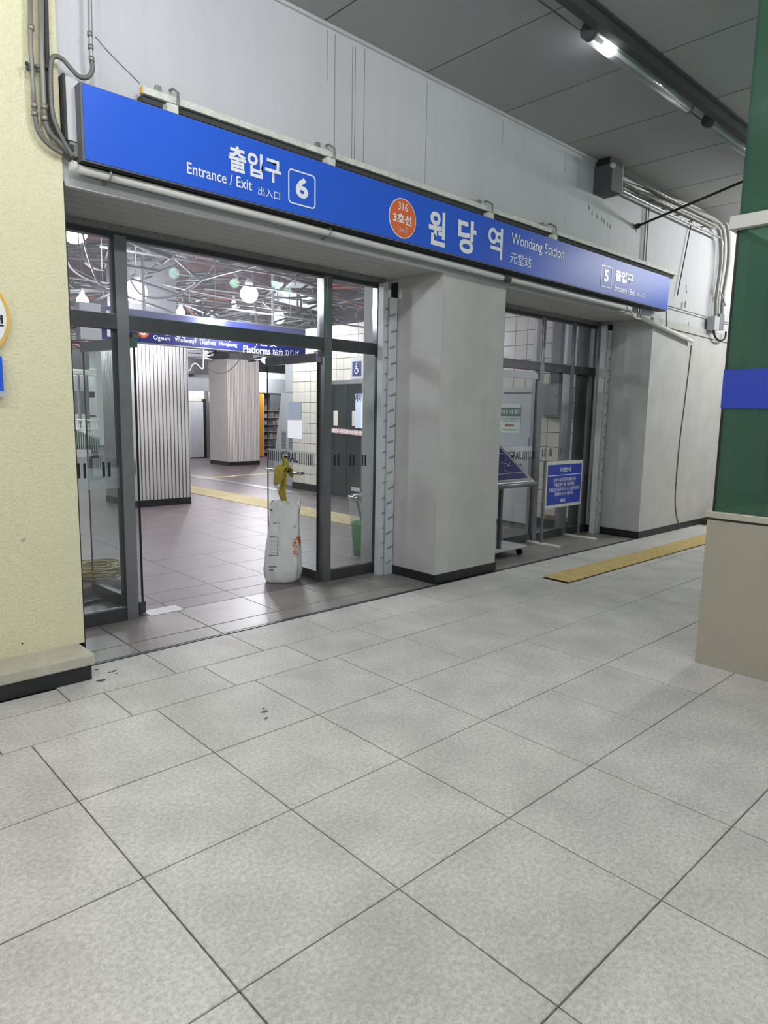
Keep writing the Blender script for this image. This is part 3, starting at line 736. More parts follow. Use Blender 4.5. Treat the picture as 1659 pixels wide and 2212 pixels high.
# grime stains on the right wall
mb = MB()
def blob(u, v, r, y, sx=1., sz=1.):
    p = PY(u, v, y); mb.prism([(p.x + sx * r * random.uniform(.3, .8) * math.cos(t), y - .001, p.z + sz * r * random.uniform(.5, 1.2) * math.sin(t)) for t in [k * math.pi / 5 for k in range(10)]], (0, .0015, 0))
for u, v in ((1272, 448), (1279, 462), (1290, 468), (1300, 474), (1305, 478), (1312, 484), (1318, 490)): blob(u, v, .022, YF, .8, 1.3)
for u, v, r in ((1480, 658, .05), (1482, 620, .035), (1483, 630, .025), (1374, 497, .03), (1487, 700, .03), (1484, 745, .03)): blob(u, v, r, YF if v < 640 else .835, 1, 1)
mb.build('grime_marks', 'grime', wl, kind='stuff')

# ================================================================== GREEN GLASS BOOTH
XB = 3.49
bo = thing('glass_booth', (XB, -1.575, 0), 'green glass lift enclosure on a beige granite base with a blue band', 'booth')
B('granite_base', 'granite', XB, 7.5, -4.6, -1.575, 0, .93, bo)
B('cap_rail', 'trimst', XB - .012, 7.5, -4.62, -1.56, .945, .985, bo, bevel=.004)
B('cap_gap', 'seam', XB + .004, 7.5, -4.6, -1.58, .93, .945, bo)
B('glass_front', 'green', XB + .02, XB + .032, -4.6, -1.60, .985, 4.24, bo)
B('glass_side', 'green', XB + .034, 7.3, -1.612, -1.60, .985, 4.24, bo)
B('corner_seal', 'dark', XB + .016, XB + .034, -1.604, -1.594, .985, 2.645, bo)
B('blue_band', 'bband', XB + .008, XB + .02, -4.6, -1.592, 1.615, 1.845, bo)
B('blue_band_side', 'bband', XB + .02, 7.3, -1.60, -1.592, 1.615, 1.845, bo)
B('white_beam', 'wsteel', XB - .03, XB + .05, -4.6, -1.565, 2.645, 2.72, bo, bevel=.004)
B('white_beam_side', 'wsteel', XB + .05, 7.3, -1.64, -1.565, 2.645, 2.72, bo)
B('inner_post', 'dark', 4.16, 4.22, -1.73, -1.66, 0, 4.2, bo)
B('inner_kerb', 'dark', 4.22, 4.8, -2.0, -1.70, .95, 1.10, bo)
MB().obox((4.6, -2.3, 1.35), (.6, -1, .75), (0, .3, 1), (1, .5, 0), .9, .12, .05).build('inner_stringer', 'dark', bo)
B('inner_floor', 'dgrey', XB + .05, 7.3, -4.5, -1.62, .93, .95, bo)
B('inner_back', 'dgrey', 7.3, 7.4, -4.6, -1.6, .0, 4.24, bo)
sp = bpy.data.lights.new('booth_fill', 'POINT'); sp.energy = 140; sp.shadow_soft_size = .1; so = bpy.data.objects.new('booth_fill', sp); so.location = (5.6, -3.0, 3.6); so['kind'] = 'helper'; COL.objects.link(so)  # added fill light without a fixture, brightens the inside of the booth

# ================================================================== THINGS AT THE DOORS
# bag
def sack(c, label):
    t = thing('plastic_sack', c, label, 'sack')
    n = 72; rows = 44; mb = MB(); rings = []
    rnd = random.Random(3)
    ph = [rnd.uniform(0, 6.28) for _ in range(8)]
    for j in range(rows + 1):
        q = j / rows; z = .0 + q * .725
        prof = [(0, .86), (.04, .97), (.15, 1.06), (.3, 1.0), (.5, .93), (.7, .86), (.85, .80), (1., .84)]
        for (qa, ra), (qb, rb) in zip(prof, prof[1:]):
            if qa <= q <= qb: R_ = ra + (rb - ra) * (q - qa) / (qb - qa)
        ring = []
        for k in range(n):
            a = 2 * math.pi * k / n
            ex = .205 * R_; ey = .14 * R_ * (1 - .45 * q)
            f = 1 + .035 * math.sin(3 * a + ph[0] + q * 4) + .03 * math.sin(7 * a + ph[1] - q * 5) * (.4 + q) + .02 * math.sin(11 * a + ph[2] + q * 9) + .006 * rnd.uniform(-1, 1)
            f += .030 * abs(math.sin(2.3 * a + 5.5 * q + ph[3])) ** 3 * math.sin(9 * q + ph[4]) + .018 * math.sin(5 * a + 13 * q + ph[5]) * math.sin(17 * q + 2 * a)
            zz = z + (q > .95) * (.025 * math.sin(3 * a + 1) + .018 * math.sin(5 * a)) + .004 * rnd.uniform(-1, 1) * (j > 0)
            if j == 0: zz = 0
            ca, sa = math.cos(a), math.sin(a)
            sq = 1 / max(abs(ca), abs(sa)) ** .35
            lean = -.012 + q * .01
            ring.append(mb.bm.verts.new((c[0] + (ca * ex * .80 - sa * ey * .0) * f * sq * 1.0 + lean * 2 + .02 * q, c[1] + (sa * ey * f * sq), zz)))
        rings.append(ring)
    # mouth folds in
    for q in (1, 2, 3):
        ring = []
        for k in range(n):
            p = rings[rows][k].co; cc_ = Vector((c[0], c[1], p.z)); v = p.lerp(cc_, .12 * q + .04 * math.sin(5 * k * 6.28 / n)); v.z -= .035 * q
            ring.append(mb.bm.verts.new(v))
        rings.append(ring)
    for a, b in zip(rings, rings[1:]):
        for k in range(n):
            f = mb.bm.faces.new((a[k], a[(k + 1) % n], b[(k + 1) % n], b[k])); f.smooth = True
    mb.bm.faces.new(rings[0][::-1]); mb.bm.faces.new(rings[-1])
    # turn so that its broad side faces the camera
    bmesh.ops.rotate(mb.bm, cent=c, matrix=Matrix.Rotation(math.radians(-38), 3, 'Z'), verts=mb.bm.verts[:])
    body = mb.build('bag_body', 'bag', t)
    return t, body
BC = Vector((2.70, 1.86, 0))
bag, bagbody = sack(BC, 'white woven plastic sack with orange and black print, leaning at the open door')
# print on the sack is projected on its own surface
view = (BC + Vector((0, 0, .4)) - Vector(CAM)); view.z = 0; view.normalize()
bright = Vector((view.y, -view.x, 0))
from mathutils.bvhtree import BVHTree
bpy.context.view_layer.update()
bv = BVHTree.FromObject(bagbody, bpy.context.evaluated_depsgraph_get())
def decal(u, v, s, m, w_px, h_px, parent=None, rot=0., bold=.0, poly=None):
    """lettering laid on the sack's front, starting from picture point (u,v) = its lower left"""
    dpx = 1470.71 / 6.3; parent = parent or bagbody
    cpt = PY(u, v, 1.78)
    r = (bright * math.cos(rot) + Vector((0, 0, 1)) * math.sin(rot)); upv = (-bright * math.sin(rot) + Vector((0, 0, 1)) * math.cos(rot))
    if poly is None:
        o = T(s, m, parent, cpt, r, w_px / dpx, h_px / dpx, up=upv, bold=bold, ext=0, name='print')
    else:
        mb_ = MB(); vs = [mb_.bm.verts.new(PY(pu, pv, 1.78)) for pu, pv in poly]; mb_.bm.faces.new(vs)
        bmesh.ops.subdivide_edges(mb_.bm, edges=mb_.bm.edges[:], cuts=5, use_grid_fill=True); bmesh.ops.triangulate(mb_.bm, faces=mb_.bm.faces[:])
        o = mb_.build('print', m, parent)
    cam_ = Vector(CAM)
    for vt in o.data.vertices:
        d = (vt.co - cam_).normalized(); hit = bv.ray_cast(cam_, d)
        loc = hit[0]
        if loc is None: loc = bv.find_nearest(vt.co)[0]
        if loc is not None: vt.co = loc + BC * 0 - d * .0035
    return o
bagworld = bagbody
bv_off = wloc(bagbody)
decal(0, 0, '', 'bagor', 0, 0, poly=[(640, 1160), (656, 1156), (656, 1196), (652, 1190)])
decal(632, 1164, 'PRENE', 'bagor', 36, 9, rot=-math.pi / 2, bold=.02)
decal(632, 1139, 'LE', 'ink', 8, 4)
decal(590, 1131, 'Kumho\nPolychem', 'ink', 12, 7) if False else decal(590, 1131, '~\n=== =', 'ink', 12, 8)
decal(585, 1195, '— — —\n— — —\n— — —\n— — —\n— — —', 'ink', 15, 34)
for pl_ in ([(583, 1158), (601, 1160), (601, 1161), (583, 1159.2)], [(600.4, 1160), (601.4, 1160), (600, 1200), (599, 1200)], [(580, 1198.5), (600, 1200), (600, 1201), (580, 1199.7)], ): decal(0, 0, '', 'ink', 0, 0, poly=pl_)
decal(580, 1231, 'Polymerization', 'ink', 19, 5, bold=.01) if False else decal(580, 1227, 'organisation', 'ink', 17, 5, bold=.01)
decal(581, 1233, 'KOREA', 'ink', 10, 3.5, bold=.02)

# towel tied on the pull bar
tw = thing('towel', (2.85, 2.02, .72), 'mustard yellow towel knotted round the door pull bar above the sack', 'towel')
hb = H2 + D2 * .42 + N2 * .065 + Vector((0, 0, .985))
def ribbon(pts, ws, th=.008, m='towel', name='fold', tilt=None):
    mb = MB(); P_ = smooth(pts, 5); n = len(P_); W_ = np.interp(np.linspace(0, 1, n), np.linspace(0, 1, len(ws)), ws)
    L_, R_ = [], []
    side0 = D2
    for side_off in (-1, 1):
        pass
    rings = []
    for i, p in enumerate(P_):
        t = (P_[min(i + 1, n - 1)] - P_[max(i - 1, 0)]).normalized()
        s_ = (side0 - t * side0.dot(t)).normalized(); nn = t.cross(s_)
        ring = []
        K_ = 7
        for q in range(K_):
            a = (q / (K_ - 1) - .5) * 2; off = nn * (.009 * math.sin(a * 5 + i * .35)) 
            ring.append((p + s_ * a * W_[i] / 2 + off, nn))
        rings.append(ring)
    top = [[mb.bm.verts.new(p + nn * th / 2) for p, nn in r] for r in rings]; bot = [[mb.bm.verts.new(p - nn * th / 2) for p, nn in r] for r in rings]
    for G_, rev in ((top, 0), (bot, 1)):
        for a, b in zip(G_, G_[1:]):
            for q in range(len(a) - 1):
                f = mb.bm.faces.new((a[q], a[q + 1], b[q + 1], b[q])); f.smooth = True
    for q in (0, -1):
        for i in range(n - 1): mb.bm.faces.new((top[i][q], top[i + 1][q], bot[i + 1][q], bot[i][q]))
    for i in (0, -1):
        for q in range(len(top[0]) - 1): mb.bm.faces.new((top[i][q], top[i][q + 1], bot[i][q + 1], bot[i][q]))
    return mb.build(name, m, tw)
nz = N2
ribbon([hb + D2 * .03 + nz * .03 + Vector((0, 0, -.03)), hb + D2 * .03 + nz * .035 + Vector((0, 0, .025)), hb + D2 * .0 + nz * .0 + Vector((0, 0, .04)), hb - D2 * .02 - nz * .03 + Vector((0, 0, .0)), hb - D2 * .01 - nz * .02 - Vector((0, 0, .03))], [.15, .16, .15, .12, .11], name='knot_wrap')
ribbon([hb + D2 * .0 + nz * .03 + Vector((0, 0, -.005)), hb - D2 * .02 + nz * .02 + Vector((0, 0, .06)), hb - D2 * .0 + nz * .02 + Vector((0, 0, .13))], [.11, .10, .015], name='upper_corner')
ribbon([hb + D2 * .05 + nz * .035 + Vector((0, 0, .03)), hb + D2 * .06 + nz * .05 + Vector((0, 0, -.05)), hb + D2 * .065 + nz * .05 + Vector((0, 0, -.12))], [.16, .17, .15], name='short_tail')
ribbon([hb + D2 * .03 + nz * .025 + Vector((0, 0, .0)), hb + D2 * .015 + nz * .03 + Vector((0, 0, -.12)), hb + D2 * .02 + nz * .035 + Vector((0, 0, -.2)), hb + D2 * .0 + nz * .02 + Vector((0, 0, -.29))], [.10, .11, .15, .07], name='long_tail')
B('care_label', 'white', (hb + D2 * .05 + nz * .05).x - .012, (hb + D2 * .05 + nz * .05).x + .004, (hb + D2 * .05).y - .012, (hb + D2 * .05).y + .012, .84, .865, tw)

# bin
bc = (4.07, 2.28, 0)
bn = thing('waste_bin', bc, 'clear plastic waste bin with a green liner and a broom handle behind the glass', 'bin')
MB().lathe(bc, [(.14, .0), (.15, .02), (.175, .56), (.185, .63)], 28).build('bin_body', 'bingl', bn)
MB().lathe(bc, [(.132, .02), (.148, .20), (.158, .34), (.15, .36)], 28).build('green_liner', 'bingr', bn)
mb = MB(); mb.lathe(bc, [(.183, .625), (.196, .632), (.196, .65), (.185, .655)], 28, cap=False).build('rim', 'chrome', bn)
MB().lathe(bc, [(.17, .655), (.12, .675), (.02, .68)], 28).build('dome_lid', 'bingl', bn)
MB().tube([(4.10, 2.26, .06), (4.0, 2.35, .60)], .014, 8).build('handle_stick', 'dgrey', bn)

# coil and mat
cz = thing('hose_coil', (1.35, 2.95, .1), 'coil of straw-coloured hose lying behind the left glass panel', 'hose')
rnd = random.Random(5); pts = []
for k in range(16 * 20):
    a = 2 * math.pi * k / 20; t = k // 20
    rr = .155 + .055 * math.sin(t * 2.1) + .012 * math.sin(a * 3 + t)
    pts.append((1.30 + rr * 1.25 * math.cos(a) + .02 * math.sin(t), 2.72 + rr * 1.25 * math.sin(a), .115 + .005 * t + .012 * math.sin(a * 2 + t * 1.3)))
MB().tube(pts, .0075, 6).build('hose', 'hose', cz)
mt = thing('floor_mat', (1.1, 2.6, 0), 'dark brown folded mat lying under the hose coil', 'mat')
MB().prism([(.62, 2.05, .0), (1.42, 2.25, .0), (1.62, 3.25, .0), (.75, 3.15, .0)], (0, 0, .03)).build('mat_base', 'black', mt)
MB().prism([(.72, 2.22, .03), (1.12, 2.32, .03), (1.45, 3.1, .03), (.82, 3.0, .03)], (0, 0, .075)).build('folded_mat', 'mat_', mt, bevel=.015)

# standing notice in bay 2
st = thing('standing_notice', (6.55, 1.39, 0), 'blue standing notice in a white frame on two flat feet', 'sign')
XA, XC, YA = 6.135, 6.97, 1.38
for xx, nm in ((XA, ''), (XC, '')):
    B('post', 'steel', xx - .014, xx + .014, YA - .014, YA + .014, .02, 1.01, st, bevel=.003)
    B('foot', 'chip', xx - .03, xx + .03, YA - .26, YA + .24, 0, .022, st, bevel=.003)
B('board_frame', 'chip', XA + .014, XC - .014, YA - .016, YA + .012, .435, 1.005, st)
stf = B('board_face', 'bband', XA + .045, XC - .04, YA - .019, YA - .014, .475, .965, st)
fy = YA - .0195; x0_, x1_ = XA + .045, XC - .04; wB = x1_ - x0_
B('rule', 'white', x0_, x1_, fy - .001, fy, .83, .838, st)
T('이용안내', 'white', stf, (x0_ + wB * .34, fy, .87), (1, 0, 0), wB * .33, .06, bold=.02)
T('일부의 에너지 절전시책에 따라\n이용고객이 적은 시간대에는\n운행을 일시 중지하오니 다소 불편하더라도\n양해하여 주시기 바랍니다.', 'white', stf, (x0_ + wB * .04, fy, .575), (1, 0, 0), wB * .92, .225, bold=.012)
korail(stf, (x0_ + wB * .38, fy, .50), (1, 0, 0), (0, 0, 1), .038, 'white')

# map cart
mc = thing('map_stand', (5.2, 1.35, 0), 'wheeled steel stand with a tilted blue route map', 'stand')
bl, br_, tr, tl = Vector((4.60, 1.09, .835)), Vector((5.52, 1.09, .835)), Vector((5.52, 1.585, 1.35)), Vector((4.45, 1.585, 1.35))
tr = Vector((5.42, 1.545, 1.24)); tl = Vector((4.60, 1.545, 1.24))
nrm = (br_ - bl).cross(tr - br_).normalized()
MB().prism([bl, br_, tr, tl], -nrm * .04).build('tray', 'steel', mc, bevel=.012)
def lerp4(a, b): return bl.lerp(br_, a).lerp(tl.lerp(tr, a), b)
MB().prism([lerp4(.03, .07), lerp4(.93, .07), lerp4(.93, .95), lerp4(.03, .95)], nrm * .003).build('map_border', 'chip', mc)
MB().prism([p + nrm * .003 for p in (lerp4(.035, .08), lerp4(.92, .08), lerp4(.92, .94), lerp4(.035, .94))], nrm * .002).build('route_map', 'navy', mc)
mb = MB(); rnd = random.Random(9)
for k in range(14):
    a = rnd.uniform(.1, .8); b = rnd.uniform(.3, .85); P_ = [lerp4(a, b)]
    for q in range(3): a = min(.88, a + rnd.uniform(.03, .12)); b = max(.2, min(.88, b + rnd.choice((0, -.08, .08)))); P_.append(lerp4(a, b))
    mb.tube([p + nrm * .0065 for p in P_], .0022, 4)
for b in (.22, .9): mb.tube([lerp4(.04, b) + nrm * .0065, lerp4(.91, b) + nrm * .0065], .0025, 4)
mb.build('route_lines', 'white', mc)
MB().tube([bl + Vector((0, -.005, -.025)), br_ + Vector((.0, -.005, -.025))], .026, 10).build('front_roll', 'steel', mc)
for xx, y_ in ((5.03, 1.18), (5.07, 1.32), (4.75, 1.32)): B('leg', 'dsteel', xx - .018, xx + .018, y_ - .018, y_ + .018, .1, .86 + (y_ - 1.18), mc)
B('base_plate', 'lgrey', 4.62, 5.48, 1.12, 1.52, .085, .115, mc, bevel=.008)
for xx, y_ in ((5.40, 1.17), (4.70, 1.17), (5.40, 1.47)):
    w_ = MB(); w_.tube([(xx - .014, y_, .04), (xx + .014, y_, .04)], .038, 14).build('castor', 'dark', mc)

# ================================================================== INTERIOR SHELL
CI = struct('ceiling_interior', 'slab', -4, 24, 1.1, 26, 4.6, 4.75)
XT = 7.25
wi = struct('wall_interior', 'grout', XT, XT + .3, 1.70, 8.12, 0, 3.12)
B('black_base', 'black', XT - .014, XT, 1.72, 8.11, 0, .13, wi)
B('return_wall', 'tile', XT + .3, 12.5, 7.9, 8.12, 0, 3.12, wi)
ts = .2; dy0, dy1, dz1 = 5.97, 6.86, 2.12       # doorway to the toilet
tm = {}
rest = MB()
me_t = slabmesh(.192, .192, .008, 'tile', .002)
for i in range(32):
    for j in range(15):
        y0 = 1.71 + ts * i; z0 = .13 + ts * j - .0
        if y0 + ts > dy0 - .02 and y0 < dy1 + .02 and z0 < dz1: 
            continue
        near = (y0 < 3.0) or (y0 > 5.6)
        if near:
            o = bpy.data.objects.new('tile', me_t); COL.objects.link(o); o.parent = wi
            o.location = (XT, y0 + .004, z0 + .196); o.rotation_euler = (0, math.radians(-90), 0)
            o.location = (XT, y0 + .004, z0 + .004); 
        else: rest.box(XT - .008, XT, y0 + .004, y0 + .196, z0 + .004, z0 + .196)
rest.build('tile_field', 'tile', wi, kind='stuff')
for y0, y1 in ((dy0 - .06, dy0 - .02), (dy1 + .02, dy1 + .04)):
    pass
wb = struct('wall_back', 'mgrey', 8.6, 24, 17.6, 17.8, 0, 4.6)
struct('wall_far_left', 'bright', -4, 9.5, 24.5, 24.7, 0, 4.6)
struct('wall_far_side', 'mgrey', 16.5, 16.7, 8.1, 17.6, 0, 4.6)
struct('wall_side', 'mgrey', -3.2, -3.0, 1.7, 24.5, 0, 4.6)

# toilet doorway
td = thing('toilet_door', (XT, 6.4, 0), 'dark sliding toilet door in a steel frame in the tiled wall', 'door')
B('frame_top', 'steel', XT - .03, XT + .01, dy0 - .05, dy1 + .05, 2.06, 2.13, td)
B('frame_side', 'steel', XT - .03, XT + .01, dy0 - .05, dy0, .0, 2.06, td); B('frame_side', 'steel', XT - .03, XT + .01, dy1, dy1 + .05, .0, 2.06, td)
B('door_leaf', 'toiletdark', XT - .012, XT + .004, dy0, dy0 + .47, .02, 2.06, td); B('door_leaf', 'toiletdark', XT - .02, XT - .004, dy0 + .45, dy1, .02, 2.06, td)
B('leaf_edge', 'dsteel', XT - .026, XT - .018, dy0 + .44, dy0 + .46, .02, 2.06, td)
B('kick_plate', 'lgrey', XT - .03, XT - .02, dy0 + .02, dy0 + .26, .13, .2, td)
for u, v0, v1 in ((725, 887, 919), (765, 888, 920)):
    a = PX(u - 4.5, v1, XT - .022); b = PX(u + 5, v0, XT - .022)
    B('door_notice', 'cream', XT - .025, XT - .02, min(a.y, b.y), max(a.y, b.y), a.z, b.z, td)
bn2 = thing('bath_banner', (XT - .1, 6.1, 0), 'pale blue vertical banner with dark lettering at the toilet door', 'banner')
a = PX(768, 925, XT - .06); b = PX(787, 850, XT - .06)
B('cloth', 'bluepaper', XT - .07, XT - .06, b.y, a.y, a.z, b.z, bn2); B('bright_edge', 'wlight', XT - .12, XT - .06, b.y - .02, b.y, a.z, b.z, bn2)
T('셰비방', 'navy', bn2, (XT - .071, a.y, PX(778, 868, XT - .06).z), (0, -1, 0), a.y - b.y, .17, bold=.02)
tape = thing('barrier_tape', (XT - .1, 6.4, 1.2), 'red and white barrier tape stretched across the toilet door', 'tape')
a = PX(714, 929, XT - .05); b = PX(791, 937, XT - .05)
mb = MB(); mb2 = MB(); n = 22
MB().obox((a + b) / 2, b - a, (0, 0, 1), (1, 0, 0), (b - a).length / 2, .045, .002).build('tape_band', 'paper', tape)
for k in range(n):
    p = a.lerp(b, (k + .5) / n); 
    for s_ in (1, -1): mb.obox(p + Vector((-.003, 0, .034 * s_)), (b - a), (0, .3, 1), (1, 0, 0), (b - a).length / n * .26, .011, .001)
mb.build('red_dashes', 'redp', tape)
T('공사중 접근금지 공사중 접근금지', 'redp', tape, a + Vector((-.003, 0, -.022)), b - a, (b - a).length, .04, up=(0, 0, 1))
sn = thing('toilet_sign', (XT - .03, 6.0, 2.3), 'white sign with a blue wheelchair symbol on the tiled wall', 'sign')
sy1 = PX(757, 795, XT - .03).y; sz0 = PX(775, 818, XT - .03).z; sz1 = PX(775, 771, XT - .03).z
B('panel', 'lgrey', XT - .03, XT - .008, sy1 - 1.1, sy1, sz0, sz1, sn)
a, b = PX(761, 813, XT - .035), PX(780, 780, XT - .035)
B('symbol_square', 'navy', XT - .036, XT - .03, b.y, a.y, a.z - .0, b.z, sn, bevel=.0)
cy_, cz_ = (a.y + b.y) / 2, (a.z + b.z) / 2; hh = (b.z - a.z)
mb = MB()
def wp_(dy, dz): return Vector((XT - .038, cy_ - dy * hh, cz_ + dz * hh))
mb.prism([wp_(-.03 + .05 * math.cos(t), .34 + .05 * math.sin(t)) for t in [k * math.pi / 5 for k in range(10)]], (-.001, 0, 0))
mb.tube([wp_(-.03, .26), wp_(-.02, .0), wp_(.12, .0), wp_(.19, -.22), wp_(.25, -.2)], .011, 6)
mb.tube([wp_(-.03, .14), wp_(.1, .14)], .008, 6)
mb.tube([wp_(-.02 + .17 * math.cos(t), -.14 + .17 * math.sin(t)) for t in [math.radians(q) for q in range(110, 345, 15)]], .009, 6)
mb.build('wheelchair_symbol', 'white', sn)
p = PX(784, 797, XT - .036); T('장애인화장실', 'ink', sn, (XT - .031, p.y, p.z), (0, -1, 0), .62, .12, bold=.01)
p = PX(784, 811, XT - .036); T('Accessible toilet', 'ink', sn, (XT - .031, p.y, p.z), (0, -1, 0), .62, .06)
ws_ = thing('wall_switch', PX(796, 962, XT - .02), 'small dark blue push plate with a symbol beside the toilet door', 'switch')
a = PX(792, 968, XT - .02); b = PX(799, 956, XT - .02); B('plate', 'navy', XT - .022, XT - .008, b.y, a.y, a.z, b.z, ws_); B('button', 'lgrey', XT - .026, XT - .022, (a.y + b.y) / 2 - .02, (a.y + b.y) / 2 + .02, (a.z + b.z) / 2 - .02, (a.z + b.z) / 2 + .02, ws_)
# bay 2 interior: box, door, notice, posts
eb = thing('control_box', (XT - .2, 2.0, 1.5), 'grey enamelled control cabinet on the tiled wall behind the right doors', 'cabinet')
B('cabinet_body', 'boxg', XT - .22, XT - .008, 1.80, 2.18, 1.55, 1.975, eb, bevel=.006); B('cabinet_door', 'boxg', XT - .232, XT - .22, 1.815, 2.165, 1.565, 1.96, eb, bevel=.003)
MB().tube([(XT - .236, 1.85, 1.79), (XT - .236, 1.85, 1.82)], .008, 6).build('latch', 'chrome', eb)
gd = thing('steel_door', (XT, 2.75, 0), 'grey steel door in the tiled wall with a mint notice on it', 'door')
a = PX(1153, 1132, XT - .02); b = PX(1075, 845, XT - .02)
GY0, GY1 = a.y, a.y + 1.0
GZ1 = PX(1110, 838, XT - .02).z
B('door_panel', 'lgrey', XT - .03, XT - .008, GY0, GY1, .02, GZ1, gd); B('door_closer', 'dgrey', XT - .05, XT - .03, GY0 + .1, GY0 + .6, GZ1 - .08, GZ1 - .06, gd)
MB().tube([(XT - .035, GY0 + .1, 1.05), (XT - .08, GY0 + .1, 1.05), (XT - .08, GY0 + .1, 1.25), (XT - .035, GY0 + .1, 1.25)], .014, 8).build('handle', 'dark', gd)
nt_ = thing('door_notice_sheet', (XT - .05, 2.7, 1.5), 'mint paper notice with a red arrow on the grey steel door', 'notice')
yA = PX(1124, 900, XT - .035).y; yB = yA + .36; zA = PX(1100, 935, XT - .035).z; zB = PX(1100, 873, XT - .035).z; dz_ = zB - zA
B('sheet', 'pgreen', XT - .036, XT - .033, yA, yB, zA, zB, nt_); B('heading_band', 'dteal', XT - .038, XT - .036, yA, yB, zA + dz_ * .58, zA + dz_ * .88, nt_)
T('화장실 사용 중지', 'pgreen', nt_, (XT - .0385, yB - .02, zA + dz_ * .65), (0, -1, 0), .32, dz_ * .16, bold=.02)
T('공사로 인하여 화장실을 사용할\n수 없습니다 이용바랍니다', 'dteal', nt_, (XT - .0385, yB - .02, zA + dz_ * .38), (0, -1, 0), .32, dz_ * .16)
ym = (yA + yB) / 2; zm = zA + dz_ * .26
MB().prism([(XT - .039, ym + dy_, zm + dz2) for dy_, dz2 in ((.09, 0), (.05, .03), (.05, .014), (-.08, .014), (-.08, -.014), (.05, -.014), (.05, -.03))], (.001, 0, 0)).build('arrow', 'redp', nt_)
T('서울교통 원당역', 'dteal', nt_, (XT - .0385, yB - .04, zA + dz_ * .08), (0, -1, 0), .28, dz_ * .06)
sk = thing('brown_board', (XT - .06, 1.9, .13), 'brown board resting on the black wall base behind the notice stand', 'board')
B('board', 'rust', XT - .04, XT - .012, 1.72, 2.06, .13, .19, sk)
# kiosk at the corner
kk = thing('ticket_kiosk', (7.7, 8.6, 0), 'pale grey slanted kiosk standing past the tiled wall corner', 'kiosk')
MB().prism([(7.45, 8.20, 0), (7.45, 9.12, 0), (7.45, 9.06, .62), (7.45, 8.80, 1.92), (7.45, 8.20, 1.92)], (.7, 0, 0)).build('cabinet', 'lgrey', kk, bevel=.01)
mb = MB()
for k in range(14): mb.box(7.443, 7.45, 8.62, 8.78, .78 + k * .026, .788 + k * .026); mb.box(7.443, 7.45, 8.4, 8.52, .78 + k * .026, .788 + k * .026)
mb.build('vent_slots', 'seam', kk)
B('side_panel', 'lgrey', 7.42, 7.449, 8.15, 8.6, 1.95, 3.0, kk)

# fluted columns
def fluted(x0, y0, wd, zt, pitch, m, label, top):
    t = thing('fluted_column', (x0 + wd / 2, y0 + wd / 2, 0), label, 'column')
    mb = MB(); z0 = .11; n = int(round(wd / pitch)); pr = []
    for k in range(n):
        a = k * wd / n; q = wd / n
        pr += [(a, 0), (a + q * .66, 0), (a + q * .70, .026), (a + q * .96, .026)]
    pr.append((wd, 0))
    def face(f):
        lo = [mb.bm.verts.new(f(a, d, z0)) for a, d in pr]; hi = [mb.bm.verts.new(f(a, d, zt)) for a, d in pr]
        for i in range(len(pr) - 1): mb.bm.faces.new((lo[i], lo[i + 1], hi[i + 1], hi[i]))
    face(lambda a, d, z: (x0 + a, y0 + d, z)); face(lambda a, d, z: (x0 + d, y0 + a, z))
    face(lambda a, d, z: (x0 + wd - d, y0 + a, z)); face(lambda a, d, z: (x0 + a, y0 + wd - d, z))
    mb.build('fluted_cladding', m, t)
    B('inner_core', 'seam', x0 + .02, x0 + wd - .02, y0 + .02, y0 + wd - .02, .05, zt - .02, t)
    B('black_base', 'black', x0 - .004, x0 + wd + .004, y0 - .004, y0 + wd + .004, 0, .11, t)
    B('concrete_head', 'concrete', x0 + .1, x0 + wd - .14, y0 + .08, y0 + wd - .1, zt - .02, 4.6, t)
    B('corner_bead', m, x0 - .004, x0 + .02, y0 - .004, y0 + .02, .11, zt, t)
    return t
fluted(3.505, 7.17, 1.01, 2.95, .062, 'flute', 'nearer grey fluted square column with a black base', 4.4)
fluted(9.10, 13.80, 1.03, 2.97, .05, 'flute2', 'farther cream fluted square column with a black base', 4.4)

# platform sign
ps = thing('platform_sign', (4.3, 6.0, 2.44), 'hanging navy platform direction sign with white lettering inside the hall', 'sign')
PSY = 6.0; zb, zt_ = 2.455, 2.87
psp = B('panel', 'navy', 2.70, 6.0, PSY, PSY + .03, zb, zt_, ps); B('frame', 'steel', 2.69, 6.01, PSY + .005, PSY + .12, zb - .02, zt_ + .01, ps)
for xx in (3.3, 5.4): B('hanger', 'rod', xx, xx + .03, PSY + .05, PSY + .08, zt_, 4.6, ps)
def PT(s, lb_, rt_, **k): TY(s, 'white', psp, lb_, rt_, PSY - .002, **k)
PT('Ogeum', (331.5, 736), (367, 727), bold=.01); PT('Wonheung', (378, 740.5), (419, 732.5)); PT('|', (420.5, 740), (423, 729))
PT('Daehwa', (432.5, 743.5), (466, 735.5)); PT('Hwajeong', (474.5, 748.5), (512, 741)); PT('Platforms', (525.5, 761.5), (584, 751), bold=.01)
PT('站台', (589, 766.5), (611, 755)); PT('のりば', (615, 769), (646, 757))
PT('오금', (345, 723), (366, 712)); PT('원흥', (380, 728), (402, 717)); PT('대화', (433, 732), (455, 722)); PT('화정', (478, 736), (500, 726)); PT('타는곳', (540, 745), (600, 735))
c_ = PY(309, 716, PSY); 
disc(c_, .085, PSY - .004, .003, 'orange', psp, 'line_emblem'); disc(c_, .05, PSY - .006, .003, 'white', psp, 'line_digit'); disc(c_, .025, PSY - .008, .003, 'orange', psp, 'line_digit_hole')
for u in (214, 231): 
    p = PY(u, 712, PSY); B('white_block', 'white', p.x, p.x + (.012 if u == 214 else .045), PSY - .004, PSY, zb + .03, zt_ - .05, ps)
B('side_box', 'lgrey', 2.42, 2.69, PSY - .02, PSY + .14, zb - .03, zt_ + .02, ps)

